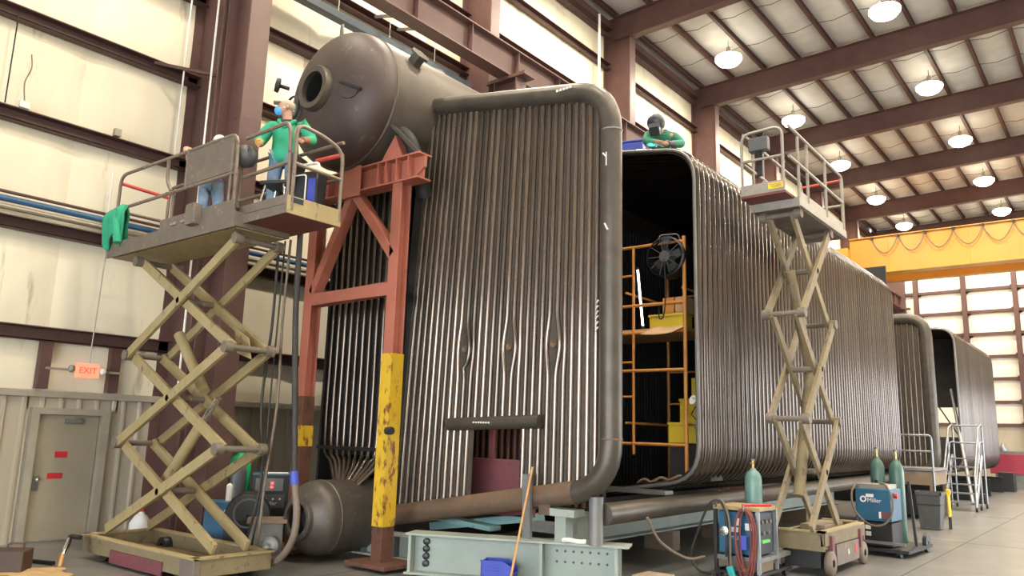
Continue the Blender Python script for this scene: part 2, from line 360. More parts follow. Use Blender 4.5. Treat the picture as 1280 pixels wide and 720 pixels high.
# exit sign hung between the jambs
es = thing('exit_sign', 'orange lit exit sign hung on a strut above the door', 'sign', (-14.62, 6.17, 2.95))
obj('case', M().box(-.04, .02, -.2, .2, -.13, .13), 'exit', es, .01)
text('EXIT', .15, 'exitred', es, (.024, 0, 0), (0, 1, 0), (0, 0, 1))
obj('strut', M().box(-.06, -.02, -.68, .62, -.02, .02), 'pipegrey', es); obj('head_lamp', M().ball((0, -.27, .02), (.05, .06, .07), 10, 6), 'pipegrey', es)
obj('head_lamp', M().ball((0, .27, 0), (.05, .06, .06), 10, 6), 'paper', es)
tag(obj('sign_conduit', M().cyl((-14.66, 6.2, 3.08), (-14.66, 6.25, 5.3), .012, 6), 'pipegrey'), 'thin conduit rising from the exit sign', 'conduit')
obj('wall_box', M().box(-14.97, -14.85, 8.55, 8.8, 1.5, 1.8), 'trimgrey', wl)

# end wall
we = struct('wall_end', M().box(XW, XR, YE + .02, YE + .3, 0, 19), 'endwhite')
EZ = [0, 3.6, 5.15, 6.75, 8.3, 9.9, 11.5, 13.1, 14.7, 16.3, 18.2]
EX = [XW, -12.1, -9.0, -5.9, -2.8, .3, 3.4, 6.5, 9.6, XR]
for a, b in zip(EZ[:-1], EZ[1:]):
    for x0, x1 in zip(EX[:-1], EX[1:]):
        def fn(u, v, x0=x0, x1=x1, a=a, b=b):
            return (x0 + u * (x1 - x0), YE + .02 - .05 * (max(0, math.sin(PI * u)) ** .3) * (max(0, math.sin(PI * v)) ** .3), a + v * (b - a))
        obj('insulation_panel', M().grid(6, 4, fn), 'beige' if a < 1 else 'endwhite', we)
for z in EZ[1:-1]: obj('girt', M().box(XW, XR, YE - .2, YE, z - .1, z + .1), 'brown', we)
for x in EX[1:-1]: obj('end_post', M().ibeam((x, YE - .3, 0), (x, YE - .3, 18.2), .35, .3, .02, .015, (0, 1, 0)), 'brown', we)
obj('end_post', M().box(-14.1, -12.8, YE - .5, YE - .25, 0, 18), 'brown', we)
# right wall and near wall, each with one wide open bay door
wr = struct('wall_right', M().box(XR, XR + .3, YN, 21, 0, 19).box(XR, XR + .3, 60, YE, 0, 19).box(XR, XR + .3, 21, 60, 5.6, 19), 'endwhite')
wn = struct('wall_near', M().box(XW, -12, YN - .3, YN, 0, 19).box(12, XR, YN - .3, YN, 0, 19).box(-12, 12, YN - .3, YN, 6.8, 19), 'endwhite')

# roof
SL = .022
def zr(x, o=0): return 18.25 + SL * (x + 15) + o
ce = struct('ceiling', M().sweep([(-.1, 0), (.1, 0), (.1, .01), (-.1, .01)], (0, 0, 30), (0, 1, 30)).add(
    [(XW - .3, YN, zr(XW, .3)), (XR + .3, YN, zr(XR, .3)), (XR + .3, YE + .3, zr(XR, .3)), (XW - .3, YE + .3, zr(XW, .3)),
     (XW - .3, YN, zr(XW, .5)), (XR + .3, YN, zr(XR, .5)), (XR + .3, YE + .3, zr(XR, .5)), (XW - .3, YE + .3, zr(XW, .5))],
    [(0, 1, 2, 3), (4, 7, 6, 5), (0, 4, 5, 1), (1, 5, 6, 2), (2, 6, 7, 3), (3, 7, 4, 0)]), 'roofwhite')
RY = [-8, -.3, 7.8, 16.1, 24.2, 31.9, 39.6, 47.3, 55.0, 62.9]
PXS = [-14.6 + 1.5 * k for k in range(20)]
for y in RY:
    m = M().ibeam((-14.6, y, zr(-14.6, -.58)), (XR, y, zr(XR, -.58)), 1.0, .34, .03, .02)
    r = obj('rafter', m, 'brown', ce)
    obj('rafter_flange', M().bar((-13.9, y, zr(-13.9, -1.1)), (XR, y, zr(XR, -1.1)), .34, .03), 'brownlt', r)
for x in PXS:
    obj('purlin', M().chan((x, YN, zr(x, .02)), (x, YE, zr(x, .02)), .22, .09, .012).box(x - .03, x + .09, YN, YE, zr(x) - .1, zr(x) - .07), 'brown', ce)
YS = [YN] + RY + [YE]
for y0, y1 in zip(RY[:-1], RY[1:]):
    def fn(u, v, y0=y0, y1=y1):
        s = (max(0, math.sin(PI * u)) ** .5); q = abs(((v * 5) % 1) - .5) * 2
        return (u * 1.5, v * (y1 - y0), SL * u * 1.5 - .10 * s - .03 * (1 - q ** 6))
    me = M().grid(6, 40, fn).mesh('roof_panel', 'roofwhite', 60)
    for x in PXS[:-1]: link('roof_panel', me, ce, (x + .03, y0, zr(x, .18)))
# sagging roof wires
wm = M()
for y0, y1 in zip(RY[:-1], RY[1:]):
    for f in (.33, .66):
        y = y0 + f * (y1 - y0)
        for x in PXS[:-1]: wm.tube([(x, y, zr(x, -.05)), (x + .75, y, zr(x, -.16)), (x + 1.5, y, zr(x + 1.5, -.05))], .012, 4, False)
obj('roof_strapping', wm, 'dark', ce)['kind'] = 'stuff'

# high-bay lamps
lm = {}
ROWN = ['nearest the steam drum', 'third from far end wall', 'above the right scissor lift', 'second from far end wall', 'by the yellow crane', '']
def lamp(x, y, label):
    z = zr(x, -.75)
    t = thing('high_bay_lamp', label, 'lamp', (x, y, z), 0, 'high bay lamps under the roof')
    if not lm:
        lm['h'] = M().lathe((0, 0, .0), (0, 0, 1), [(0, .44), (.05, .45), (.14, .30), (.2, .12), (.5, .08), (.52, .01)], 20).mesh('housing', 'pipegrey')
        lm['l'] = M().lathe((0, 0, -.02), (0, 0, 1), [(-.32, .001), (-.30, .22), (-.20, .42), (-.04, .54), (.06, .54), (.12, .44)], 20).mesh('lens', 'lamp')
        lm['r'] = M().cyl((0, 0, .5), (0, 0, .8), .015, 6).mesh('hanger_rod', 'dark')
        a = bpy.data.lights.new('bulb', 'AREA'); a.shape = 'DISK'; a.size = .8; a.energy = LAMP_W; a.color = (1, .88, .70); lm['a'] = a
    for n, k in (('housing', 'h'), ('lens', 'l'), ('hanger_rod', 'r')): link(n, lm[k], t)
    o = link('bulb', lm['a'], t, (0, 0, -.42))
names = ['nearest', 'second', 'third', 'fourth', 'fifth']
for i, y in enumerate((28.7, 36.5, 44.2, 52.0, 59.6)):
    lamp(-11.9, y, 'round lamp, %s of the visible lamp row along the left wall' % names[i])
    lamp(-5.9, y, 'round lamp, %s of the visible lamp row over the aisle' % names[i])
k = 0
for x in (-11.9, -5.9, .1, 6.1):  # unseen lamps carrying on the grid, added for the light they give
    for y in ((5.2, 12.8, 20.5) if x < -1 else (5.2, 12.8, 20.5, 28.7, 36.5, 44.2, 52, 59.6)):
        k += 1; lamp(x, y, 'added round high bay lamp out of frame, %s in the %s row of lamps' % (('nearest', 'second', 'third', 'fourth', 'fifth', 'sixth', 'seventh', 'farthest')[int((y - 5) // 7.6)], {-11.9: 'left wall', -5.9: 'aisle', .1: 'middle', 6.1: 'right hand'}[x]))

# yellow bridge crane
cr = thing('bridge_crane', 'yellow bridge crane girder spanning the hall at the far end', 'crane', (0, 49.3, 0))
obj('girder', M().box(-12.9, XR - .6, -.25, .25, 12.2, 14.3).box(-12.9, XR - .6, -.4, .4, 14.3, 14.36), 'crane', cr)
obj('bottom_flange', M().box(-11.3, XR - .6, -.5, .45, 12.08, 12.2), 'crane', cr, .01)
obj('girder', M().box(-12.9, XR - .6, 1.6, 2.1, 11.9, 14.3), 'crane', cr)
obj('end_truck', M().box(-13.55, -12.85, -1, 3, 13.1, 13.7), 'crane', cr, .03)
for x in (-10.8, -6.6, -2.4, 1.8): obj('web_stiffener', M().box(x - .05, x + .05, -.29, -.25, 12.2, 14.3), 'crane', cr)
for k in range(14):
    x0 = -11.6 + k * 1.45
    pts = [(x0 + 1.45 * t, -.45, 14.2 - .95 * math.sin(PI * t) ** .8) for t in [i / 10 for i in range(11)]]
    obj('festoon_cable', M().tube(pts, .03, 6), 'hosetan', cr)
    obj('trolley', M().box(x0 - .06, x0 + .06, -.5, -.25, 14.15, 14.3), 'dark', cr)

# ================================================================ boiler with steam drum, mud drum, front tube wall and furnace box
bo = thing('boiler', 'huge unfinished steel boiler with upright front tubes, upper drum and long furnace', 'boiler', (-7.7, 9.2, 0))
def wobj(name, m, ma, parent, **k):                          # built in world coordinates, parented to a thing that is only translated
    m.v = [(x - parent_loc(parent).x, y - parent_loc(parent).y, z - parent_loc(parent).z) for x, y, z in m.v]
    return obj(name, m, ma, parent, **k)
def parent_loc(p):
    l = V(p.location)
    while p.parent: p = p.parent; l += V(p.location)
    return l
FY = 9.2
def hdr_path(xl, zt, xr, zb, xl2, st, sb, r=.42):            # D-shaped header: top slopes down to the right, bottom slopes up to the right
    return None
TL, TR, BR, BL = (-9.62, FY, 7.77), (-5.62, FY, 7.06), (-5.60, FY, 1.38), (-9.95, FY, .66)
path = rnd_path([TL, TR, BR, BL], .62, 8)
half = len(path) // 2
hp = wobj('header_pipe', M().tube(path, .157, 20), 'header', bo)
wobj('end_cap', M().lathe(V(TL) + V((.02, 0, 0)), (-1, 0, .1), [(0, .162), (.06, .16), (.11, .12), (.13, 0)], 16), 'greyst', hp)
wobj('weld_seam', M().lathe((-5.61, FY, 6.42), (0, 0, 1), [(-.012, .158), (0, .163), (.012, .158)], 20), 'greyst', hp)
wobj('weld_seam', M().lathe((-5.60, FY, 2.02), (0, 0, 1), [(-.012, .158), (0, .163), (.012, .158)], 20), 'hdrust', hp)
wobj('bottom_header_sleeve', M().tube([(-6.15, FY, 1.29), (-9.96, FY, .655)], .161, 20), 'hdrust', hp, label='rusty brown bottom run of the header')
ch = M()
for k in range(5): ch.box(-6.5 + .06 * k, -6.46 + .06 * k, FY - .165, FY - .155, 7.2, 7.235)
wobj('chalk_mark', ch, 'chalk', hp)
ch = M()
for k, z in enumerate((3.5, 3.58, 3.66, 3.73, 3.8, 3.88)): ch.bar((-5.78 + .012 * (k % 2), FY - .125, z), (-5.72, FY - .155, z + .035), .012, .018)
ch.bar((-5.62, FY - .16, 5.0), (-5.57, FY - .16, 4.9), .03, .02).bar((-5.66, FY - .16, 6.05), (-5.6, FY - .16, 5.98), .012, .02).bar((-5.6, FY - .16, 6.05), (-5.6, FY - .16, 5.85), .012, .02)
wobj('chalk_mark', ch, 'chalk', hp)
def ztop(x): return 7.77 + (7.06 - 7.77) * (x + 9.62) / 4.0
def zbot(x): return .66 + (1.38 - .66) * (x + 9.95) / 4.35
NT = 28
ports = [-8.30, -7.40, -6.57]
for i in range(NT):
    t = i / (NT - 1)
    xb = -9.62 + t * (9.62 - 5.86); xt = -9.24 + t * (9.24 - 5.84)
    def X(z, xb=xb, xt=xt):
        s = (z - .7) / 7.0; x = xb + (xt - xb) * max(0, s) ** 1.3
        for p in ports:
            dd = x - p
            if abs(dd) < .2 and abs(z - 3.36) < .5:
                x += (.075 if dd >= 0 else -.075) * math.cos((z - 3.36) / .5 * PI / 2) ** 2 * (1 - abs(dd) / .22)
        return x
    z0, z1 = zbot(xb) + .13, ztop(xt) - .13
    spans = [(z0, z1)]
    xm = X(2.2)
    if -8.55 < xm < -6.72: spans = [(2.28, z1)] + ([(z0, 2.14)] if not -8.12 < xm < -7.1 else [])
    for a, b in spans:
        zs = sorted(set([a, b] + [z for z in [2.86 + .1 * k for k in range(11)] if a < z < b] + [z for z in (1.5, 4.6, 6) if a < z < b]))
        wobj('front_tube', M().tube([(X(z), FY + .01, z) for z in zs], .043, 10), 'tube', bo)
# membrane plate behind the tubes, with the burner opening left free
def plate(x0, x1, x2, x3, z0, z1, z2, z3): return M().prism([(x0, FY + .015, z0), (x1, FY + .015, z1), (x2, FY + .015, z2), (x3, FY + .015, z3)], (0, .012, 0))
mp = M()
for q in ((-9.70, -8.1, -8.08, -9.60, .75, 1.0, 2.2, 2.2), (-7.12, -5.72, -5.72, -7.12, 1.15, 1.4, 2.2, 2.2), (-9.60, -5.72, -5.72, -9.30, 2.2, 2.2, 7.0, 7.68)):
    mp.v += plate(*q).v; n = len(mp.v) - 8; mp.f += [tuple(i + n for i in f) for f in plate(*q).f]
wobj('membrane_plate', mp, 'header', bo)
for p in ports:
    wobj('inspection_port', M().lathe((p, FY - .012, 3.36), (0, -1, 0), [(0, .001), (.01, .05), (.012, .055), (-.01, .06)], 14), 'hdrust', bo)
lh = wobj('lintel_header', M().tube([(-8.53, FY - .06, 2.175), (-6.74, FY - .06, 2.245)], .098, 16), 'header', bo)
ch = M()
for k in range(7): ch.box(-7.95 + .05 * k, -7.92 + .05 * k, FY - .165, FY - .155, 2.2, 2.225)
wobj('chalk_mark', ch, 'chalk', lh)
# flat casing strip at the left edge of the front wall
wobj('edge_plate', M().prism([(-9.98, FY + .02, .8), (-9.72, FY + .02, .8), (-9.36, FY + .02, 6.7), (-9.62, FY + .02, 6.7)], (0, .05, 0)), 'dark', bo)
wobj('edge_plate', M().prism([(-9.70, FY - .04, 1.0), (-9.66, FY - .04, 1.0), (-9.30, FY - .04, 7.2), (-9.34, FY - .04, 7.2)], (0, .06, 0)), 'header', bo)
# steam drum
SD, SR = V((-10.4, 8.1, 7.72)), 1.22
hd = [(-.62, .02), (-.60, .25)]
prof = [(-.605 * math.cos(a), SR * math.sin(a)) for a in [i * PI / 2 / 14 for i in range(15)]]
prof = [(h, r) for h, r in prof if r > .30]
dr = wobj('steam_drum', M().lathe(SD, (0, 1, 0), prof + [(.12, SR)], 48), 'drum', bo)
wobj('drum_shell', M().lathe(SD, (0, 1, 0), [(.12, SR), (.14, SR + .012), (16, SR + .012), (16.6, .3)], 48), 'drumbody', dr)
wobj('weld_seam', M().lathe(SD, (0, 1, 0), [(.10, SR), (.125, SR + .022), (.15, SR + .012)], 48), 'drumbody', dr)
mh = wobj('manhole_ring', M().lathe(SD + V((0, -.56, 0)), (0, -1, 0), [(-.05, .40), (.10, .39), (.13, .37), (.13, .275), (-.3, .265), (-.32, .001)], 32), 'header', dr)
wobj('manhole_dark_bore', M().lathe(SD + V((0, -.50, 0)), (0, -1, 0), [(.1, .268), (-.3, .262), (-.31, .001)], 32), 'black', mh)
wobj('pad_plate', M().lathe(SD + V((.72, -.47, -.12)), (.35, -1, -.1), [(0, .2), (.03, .19), (.035, 0)], 20), 'drum', dr)
wobj('pad_slot', M().bar(SD + V((.56, -.545, -.02)), SD + V((.95, -.43, -.2)), .06, .05), 'black', dr)
vl = wobj('handhole_valve', M().lathe(SD + V((-1.0, -.45, .32)), (-.55, -1, .15), [(0, .035), (.16, .035), (.17, .12), (.19, .135), (.25, .12), (.26, .001)], 16), 'dark', dr)
wobj('valve_handwheel', M().lathe(SD + V((-.62, -.60, -.22)), (-.1, -1, 0), [(0, .22), (.03, .24), (.05, .22), (.03, .20), (0, .22)], 20), 'dark', dr)
wobj('wheel_boss', M().lathe(SD + V((-.62, -.55, -.22)), (-.1, -1, 0), [(-.1, .16), (.06, .14), (.1, .05), (.1, 0)], 16), 'greyst', dr)
for y in (10.2, 11.6): wobj('top_nozzle', M().lathe((-10.4, y, 8.88), (0, 0, 1), [(0, .2), (.14, .2), (.15, .26), (.2, .26), (.2, .001)], 20), 'greyst', dr)
wobj('side_nozzle', M().lathe((-9.40, 8.78, 8.42), (.75, 0, .62), [(-.2, .14), (.16, .14), (.16, .19), (.20, .19), (.20, .001)], 6), 'header', dr)
wobj('lifting_lug', M().prism([(-10.48, 7.95, 8.8), (-10.36, 7.95, 8.8), (-10.40, 7.95, 9.12), (-10.46, 7.95, 9.12)], (0, .03, 0)), 'greyst', dr)
wobj('support_saddle', M().bar((-9.55, 8.33, 7.28), (-8.78, 8.5, 6.48), .22, .05), 'header', dr)
wobj('down_tube', M().tube(spline([(-9.45, 8.55, 7.1), (-9.2, 8.6, 6.85), (-9.12, 8.75, 6.4), (-9.2, 9.0, 6.0)]), .13, 12), 'dark', dr)
# mud drum
MD, MR = V((-10.40, 8.10, .66)), .58
prof = [(-.34 * math.cos(a), MR * math.sin(a)) for a in [i * PI / 2 / 10 for i in range(11)]]
md = wobj('mud_drum', M().lathe(MD, (0, 1, 0), [p for p in prof if p[1] > .28] + [(.1, MR), (14, MR), (14.2, .1)], 36), 'mud', bo)
wobj('weld_seam', M().lathe(MD, (0, 1, 0), [(.08, MR), (.1, MR + .012), (.12, MR)], 36), 'mud', md)
mh = wobj('manhole_ring', M().lathe(MD + V((0, -.22, 0)), (0, -1, 0), [(-.06, .35), (.12, .33), (.13, .31), (.13, .25), (-.2, .245), (-.25, .001)], 28), 'mud', md)
wobj('manhole_dark_bore', M().lathe(MD + V((0, -.2, 0)), (0, -1, 0), [(.1, .247), (-.15, .244), (-.16, .001)], 28), 'black', mh)
# generating bank front: tubes that fan into the mud drum
for i in range(11):
    x = -11.55 + i * .172; a = (i - 5.5) * .105
    e = MD + V((math.sin(a) * .54 * 1.0, .62 + .02 * (i % 2), math.cos(a) * .54))
    wobj('bank_tube', M().tube(spline([(x, 9.12, 6.9), (x, 9.12, 4.0), (x, 9.12, 1.85), (x * .6 + e.x * .4, 9.0, 1.5), e], 4), .034, 8), 'tube', bo)
wobj('bank_casing', M().box(-11.66, -9.72, 9.17, 9.2, 1.62, 6.9), 'dark', bo)
wobj('bank_bar', M().box(-11.7, -9.8, 9.05, 9.1, 1.70, 1.76), 'dark', bo)
wobj('left_casing', M().box(-11.72, -11.66, 9.1, 24.6, .9, 7.2), 'dark', bo)
# furnace box: bent tubes, floor to wall to roof, one shared mesh
def box_path(o=0.0):
    return rnd_path([(-9.35, 0, 7.50 - o), (-5.445 - o, 0, 6.86 - o), (-5.445 - o, 0, 1.43 + o), (-9.35, 0, .80 + o)], .52, 6)
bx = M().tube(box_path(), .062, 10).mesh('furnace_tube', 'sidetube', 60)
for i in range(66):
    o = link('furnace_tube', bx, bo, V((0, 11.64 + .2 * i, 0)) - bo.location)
pth = box_path(.03); sk = M(); k = len(pth)
vs = [(p.x, y, p.z) for y in (11.58, 24.76) for p in pth] + [(p.x - .0 if 0 else p.x, y, p.z) for y in (11.58, 24.76) for p in box_path(.045)]
sk.add(vs, [(i, i + 1, k + i + 1, k + i) for i in range(k - 1)] + [(2 * k + i, 3 * k + i, 3 * k + i + 1, 2 * k + i + 1) for i in range(k - 1)] + [(i, 2 * k + i, 2 * k + i + 1, i + 1) for i in range(k - 1)])
wobj('membrane_skin', sk, 'sidetube', bo)
ed = M().tube([V((p.x, 11.56, p.z)) for p in box_path(.0)], .03, 6)
wobj('box_edge_bar', ed, 'greyst', bo)
wobj('box_edge_bar', M().tube([V((p.x, 24.80, p.z)) for p in box_path(.0)], .035, 6), 'galv', bo)
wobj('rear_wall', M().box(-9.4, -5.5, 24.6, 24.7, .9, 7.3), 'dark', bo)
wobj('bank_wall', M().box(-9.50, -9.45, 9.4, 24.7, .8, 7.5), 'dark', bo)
bt = M().cyl((-9.4, 0, .85), (-9.4, 0, 7.4), .044, 8).mesh('inner_tube', 'dark', 60)  # shade inside the furnace put into the tubes' dark colour
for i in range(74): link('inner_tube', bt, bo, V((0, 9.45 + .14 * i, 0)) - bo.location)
# long bottom header under the side wall
wobj('long_header', M().tube([(-5.78, 9.3, 1.02), (-5.74, 24.6, 1.12)], .15, 16), 'header', bo)
wobj('floor_lip', M().box(-9.3, -5.9, 11.3, 11.58, 1.18, 1.24), 'greyst', bo)
# maroon burner frame seen through the opening
bf = M().box(-9.0, -7.3, 9.75, 9.82, .8, 1.66)
wobj('burner_panel', bf, 'maroon', bo, bev=.01)
wobj('burner_frame', M().box(-8.22, -8.14, 9.76, 9.82, 1.66, 2.4).box(-9.0, -7.3, 9.76, 9.82, 2.24, 2.31), 'maroon', bo)
wobj('dark_backdrop', M().box(-9.4, -6.6, 10.6, 10.7, .9, 3.2), 'dark', bo)  # added dark backdrop for the shaded interior behind the burner opening
for i in range(18): wobj('backing_tube', M().cyl((-9.3 + .14 * i, 10.56, .95), (-9.3 + .14 * i, 10.56, 3.2), .04, 8), 'rustpost', bo)
# support posts under the front header
for x, z0, r in ((-5.84, .62, .1),): wobj('support_post', M().cyl((x, FY + .02, z0), (x, FY + .02, 1.25), r, 12), 'greyst', bo)
wobj('support_post', M().bar((-6.83, FY - .2, .62), (-6.85, FY - .2, 1.5), .14, .05, (0, 1, 0)), 'greyst', bo)

# second boiler further down the hall
b2 = thing('boiler', 'second boiler beyond the right scissor lift, narrow dark tube front and far box', 'boiler', (-7.5, 30.2, 0))
Y2 = 30.2
path = rnd_path([(-10.5, Y2, 6.5), (-5.57, Y2, 6.5), (-5.55, Y2, 1.1), (-10.5, Y2, 1.1)], .7, 6)
wobj('header_pipe', M().tube(path, .19, 16), 'header', b2)
for i in range(27):
    x = -10.3 + .172 * i
    wobj('front_tube', M().tube([(x, Y2, 1.2), (x, Y2, 6.4)], .045, 8), 'tube', b2)
wobj('membrane_plate', M().box(-10.4, -5.65, Y2 + .01, Y2 + .03, 1.2, 6.4), 'header', b2)
p2 = lambda o=0: rnd_path([(-9.6, 0, 6.75 - o), (-5.46 - o, 0, 6.7 - o), (-5.46 - o, 0, 1.1 + o), (-9.6, 0, 1.1 + o)], .62, 5)
bx2 = M().tube(p2(), .065, 8).mesh('furnace_tube', 'sidetube', 60)
for i in range(49): link('furnace_tube', bx2, b2, V((0, 35.0 + .2 * i, 0)) - b2.location)
pth = p2(.03); k = len(pth); sk = M()
sk.add([(p.x, y, p.z) for y in (34.95, 44.8) for p in pth], [(i, i + 1, k + i + 1, k + i) for i in range(k - 1)])
wobj('membrane_skin', sk, 'sidetube', b2)
wobj('box_edge_bar', M().tube([V((p.x, 34.92, p.z)) for p in p2()], .04, 6), 'greyst', b2)
wobj('baffle_plate', M().box(-9.6, -5.6, 38.0, 38.1, 3.7, 6.7), 'dark', b2)
wobj('baffle_plate', M().box(-9.6, -5.6, 38.0, 38.1, 1.1, 2.45), 'bin', b2)
for x in (-8.6, -7.6, -6.7): wobj('brace_rod', M().cyl((x, 38.05, 3.7), (x + .7, 38.05, 2.45), .03, 6), 'dark', b2)
wobj('mud_drum', M().lathe((-10.2, 30.6, 1.2), (0, 1, 0), [(-.3, .2), (-.2, .45), (0, .55), (14, .55), (14.3, .1)], 24), 'mud', b2)
wobj('steam_drum', M().lathe((-10.3, 30.0, 7.3), (0, 1, 0), [(-.5, .3), (-.3, .8), (0, 1.0), (14.5, 1.0), (15, .1)], 28), 'drum', b2)
for y in (31, 36, 40, 44): wobj('support_skid', M().ibeam((-10.4, y, .36), (-5.3, y, .36), .7, .35, .03, .02), 'dark', b2)
tag(obj('leaning_pole', M().tube([(-4.95, 33.0, .05), (-5.9, 36.2, 4.35)], .06, 8), 'galv'), 'long grey pole leaning in front of the far box opening', 'pole')

# ---------------------------------------------------------------- red-orange support frame
fr = thing('support_frame', 'orange red steel trestle frame with yellow lower right leg holding the upper drum', 'frame', (-10.2, 8.45, 0))
wobj('cross_beam', M().ibeam((-11.75, 8.45, 6.30), (-8.66, 8.45, 6.27), .44, .3, .03, .02, (0, 0, 1)), 'orange', fr, bev=.004)
for x in (-11.3, -10.95, -9.65, -9.45, -9.2, -8.92): wobj('stiffener', M().box(x - .012, x + .012, 8.31, 8.59, 6.1, 6.48), 'orange', fr)
wobj('gusset_plate', M().box(-10.6, -10.05, 8.27, 8.30, 5.98, 6.52), 'orange', fr)
wobj('saddle_wedge', M().prism([(-9.62, 8.35, 6.5), (-9.1, 8.35, 6.5), (-9.3, 8.35, 6.92)], (0, .16, 0)), 'orange', fr)
wobj('end_gusset', M().prism([(-8.9, 8.4, 6.06), (-8.62, 8.4, 6.45), (-8.62, 8.4, 6.25)], (0, .05, 0)), 'orange', fr)
for x, zt, nm in ((-11.33, 6.1, 'l'), (-9.17, 6.08, 'r')):
    lg = wobj('leg', M().ibeam((x, 8.45, 2.55), (x, 8.45, zt), .22, .22, .02, .014, (0, 1, 0)).box(x - .1, x + .1, 8.335, 8.345, 2.55, zt), 'orange', fr, bev=.003)
    wobj('leg_sleeve', M().box(x - .115, x + .115, 8.33, 8.57, .1, 2.6), 'rustpost' if nm == 'l' else 'rustpost', lg, bev=.006)
    wobj('foot_plate', M().box(x - .45, x + .45, 8.1, 8.8, .05, .11), 'rustpost', lg, bev=.005)
    if nm == 'r': wobj('yellow_band', M().box(x - .12, x + .12, 8.322, 8.578, .62, 3.25), 'yellowrust', lg, label='chipped yellow painted lower leg')
    else: wobj('yellow_band', M().box(x + .03, x + .12, 8.322, 8.578, 1.75, 2.1), 'yellowrust', lg, label='yellow paint patch')
wobj('hook_stub', M().cyl((-9.05, 8.3, 2.05), (-8.93, 8.3, 2.05), .06, 8), 'dark', fr)
wobj('tie_bar', M().ibeam((-11.22, 8.45, 4.27), (-9.28, 8.45, 4.32), .2, .2, .02, .014).box(-11.22, -9.28, 8.34, 8.35, 4.19, 4.39), 'orange', fr, bev=.003)
wobj('brace', M().bar((-11.25, 8.43, 4.4), (-10.35, 8.43, 6.05), .16, .19, (0, 1, 0)), 'orange', fr, bev=.006)
wobj('brace', M().bar((-10.25, 8.43, 6.05), (-9.22, 8.43, 4.85), .16, .19, (0, 1, 0)), 'orange', fr, bev=.006)

# ---------------------------------------------------------------- skid beams and small supports under the boiler
ang = math.atan2(1.11, 2.55)
gb = thing('skid_beam', 'pale green plate girder with bolt holes lying under the front header', 'beam', (-8.36, 8.30, 0), ang)
L = 3.0
obj('web', M().box(.0, L, -.012, .012, .10, .60), 'paleg', gb)
obj('top_flange', M().box(-.05, L + .12, -.2, .2, .60, .63), 'paleg', gb, .005)
obj('bottom_flange', M().box(-.05, L, -.2, .2, .07, .10), 'paleg', gb, .005)
for x in (.02, 1.93, L - .05): obj('stiffener', M().box(x - .02, x + .02, -.18, .18, .10, .60), 'paleg', gb)
for r_ in (.50, .36):
    for k in range(7): obj('bolt_hole', M().lathe((2.12 + .115 * k, -.0125, r_), (0, -1, 0), [(0, .018), (.002, .017), (.002, .001)], 10), 'black', gb)
for k, z in enumerate((.51, .41, .31, .21)): obj('cable_grommet', M().lathe((.22, -.012, z), (0, -1, 0), [(0, .05), (.05, .045), (.06, .02), (.06, .001)], 12), 'black', gb)
g2 = thing('skid_beam', 'dull green plate girder behind the yellow leg and lower drum', 'beam', (-10.9, 8.95, 0), .05)
obj('web', M().box(-.6, 2.2, -.01, .01, .1, .42), 'paleg', g2); obj('flange', M().box(-.6, 2.2, -.15, .15, .42, .45).box(-.6, 2.2, -.15, .15, .07, .1), 'paleg', g2)
for k in range(7): obj('stiffener', M().box(-.3 + .36 * k, -.28 + .36 * k, -.14, .14, .1, .42), 'greyst', g2)
g3 = thing('skid_beam', 'long grey green beam on the floor beneath the furnace box', 'beam', (-7.3, 10.6, 0), 0)
obj('web', M().box(-.2, .2, 0, 14, .35, .38).box(-.2, .2, 0, 14, .88, .91).box(-.01, .01, 0, 14, .38, .88), 'paleg', g3)
for k in range(6): obj('support_block', M().box(-.3, .3, .6 + 2.5 * k, .9 + 2.5 * k, 0, .35), 'woodgrey', g3)
tag(obj('teal_channel', M().bar((-9.45, 9.9, .50), (-7.3, 9.9, .82), .3, .12), 'teal'), 'teal steel channel sloping up right under the front header', 'channel')
tag(obj('teal_channel', M().bar((-9.5, 9.65, .70), (-7.9, 9.6, .62), .25, .07), 'teal'), 'teal flat channel crossing below the sloping teal one', 'channel')
tag(obj('steel_block', M().box(-7.4, -6.6, 9.62, 9.9, .64, .78), 'greyst', bev=.01), 'grey steel block resting on girder behind the thin post', 'block')
ps = thing('pipe_stand', 'short pale green stand with bracket on girder near its right end', 'stand', (-6.35, 9.2, .63))
obj('post', M().box(-.09, .09, -.09, .09, 0, .33), 'paleg', ps); obj('bracket', M().box(-.15, .26, -.14, .12, .33, .43), 'paleg', ps, .005); obj('clip', M().box(-.35, -.15, -.12, .1, .33, .47), 'hdrust', ps)
tag(obj('glove', M().tube(spline([(-6.25, 9.05, .66), (-6.12, 9.0, .68), (-6.0, 9.05, .665), (-5.92, 9.1, .67)]), .03, 8), 'paper'), 'pale work glove lying on the girder flange', 'glove')
bb = thing('parts_bin', 'blue plastic parts bin in front of the pale green girder', 'bin', (-6.94, 8.54, .1), ang)
bm_ = M()
bm_.prism([(-.22, -.13, 0), (.22, -.13, 0), (.22, -.13, .2), (.10, -.13, .27), (-.22, -.13, .27)], (0, .012, 0)).prism([(-.22, .12, 0), (.22, .12, 0), (.22, .12, .2), (.10, .12, .27), (-.22, .12, .27)], (0, .012, 0))
bm_.box(-.22, .22, -.13, .13, 0, .012).box(-.22, -.208, -.13, .13, 0, .27).box(.208, .22, -.13, .13, 0, .13)
obj('tub', bm_, 'bluebin', bb); obj('label_ribs', M().box(-.13, .05, -.138, -.13, .15, .155).box(-.13, .05, -.138, -.13, .19, .195).box(-.13, .05, -.138, -.13, .22, .225), 'bluebin', bb)
obj('rim', M().box(-.23, .1, -.14, -.12, .265, .28).box(-.23, .1, .12, .14, .265, .28), 'bluebin', bb)
tag(obj('bin_block', M().box(-7.2, -6.76, 8.36, 8.68, .0, .098), 'maroon'), 'low maroon block under the blue parts bin', 'block')
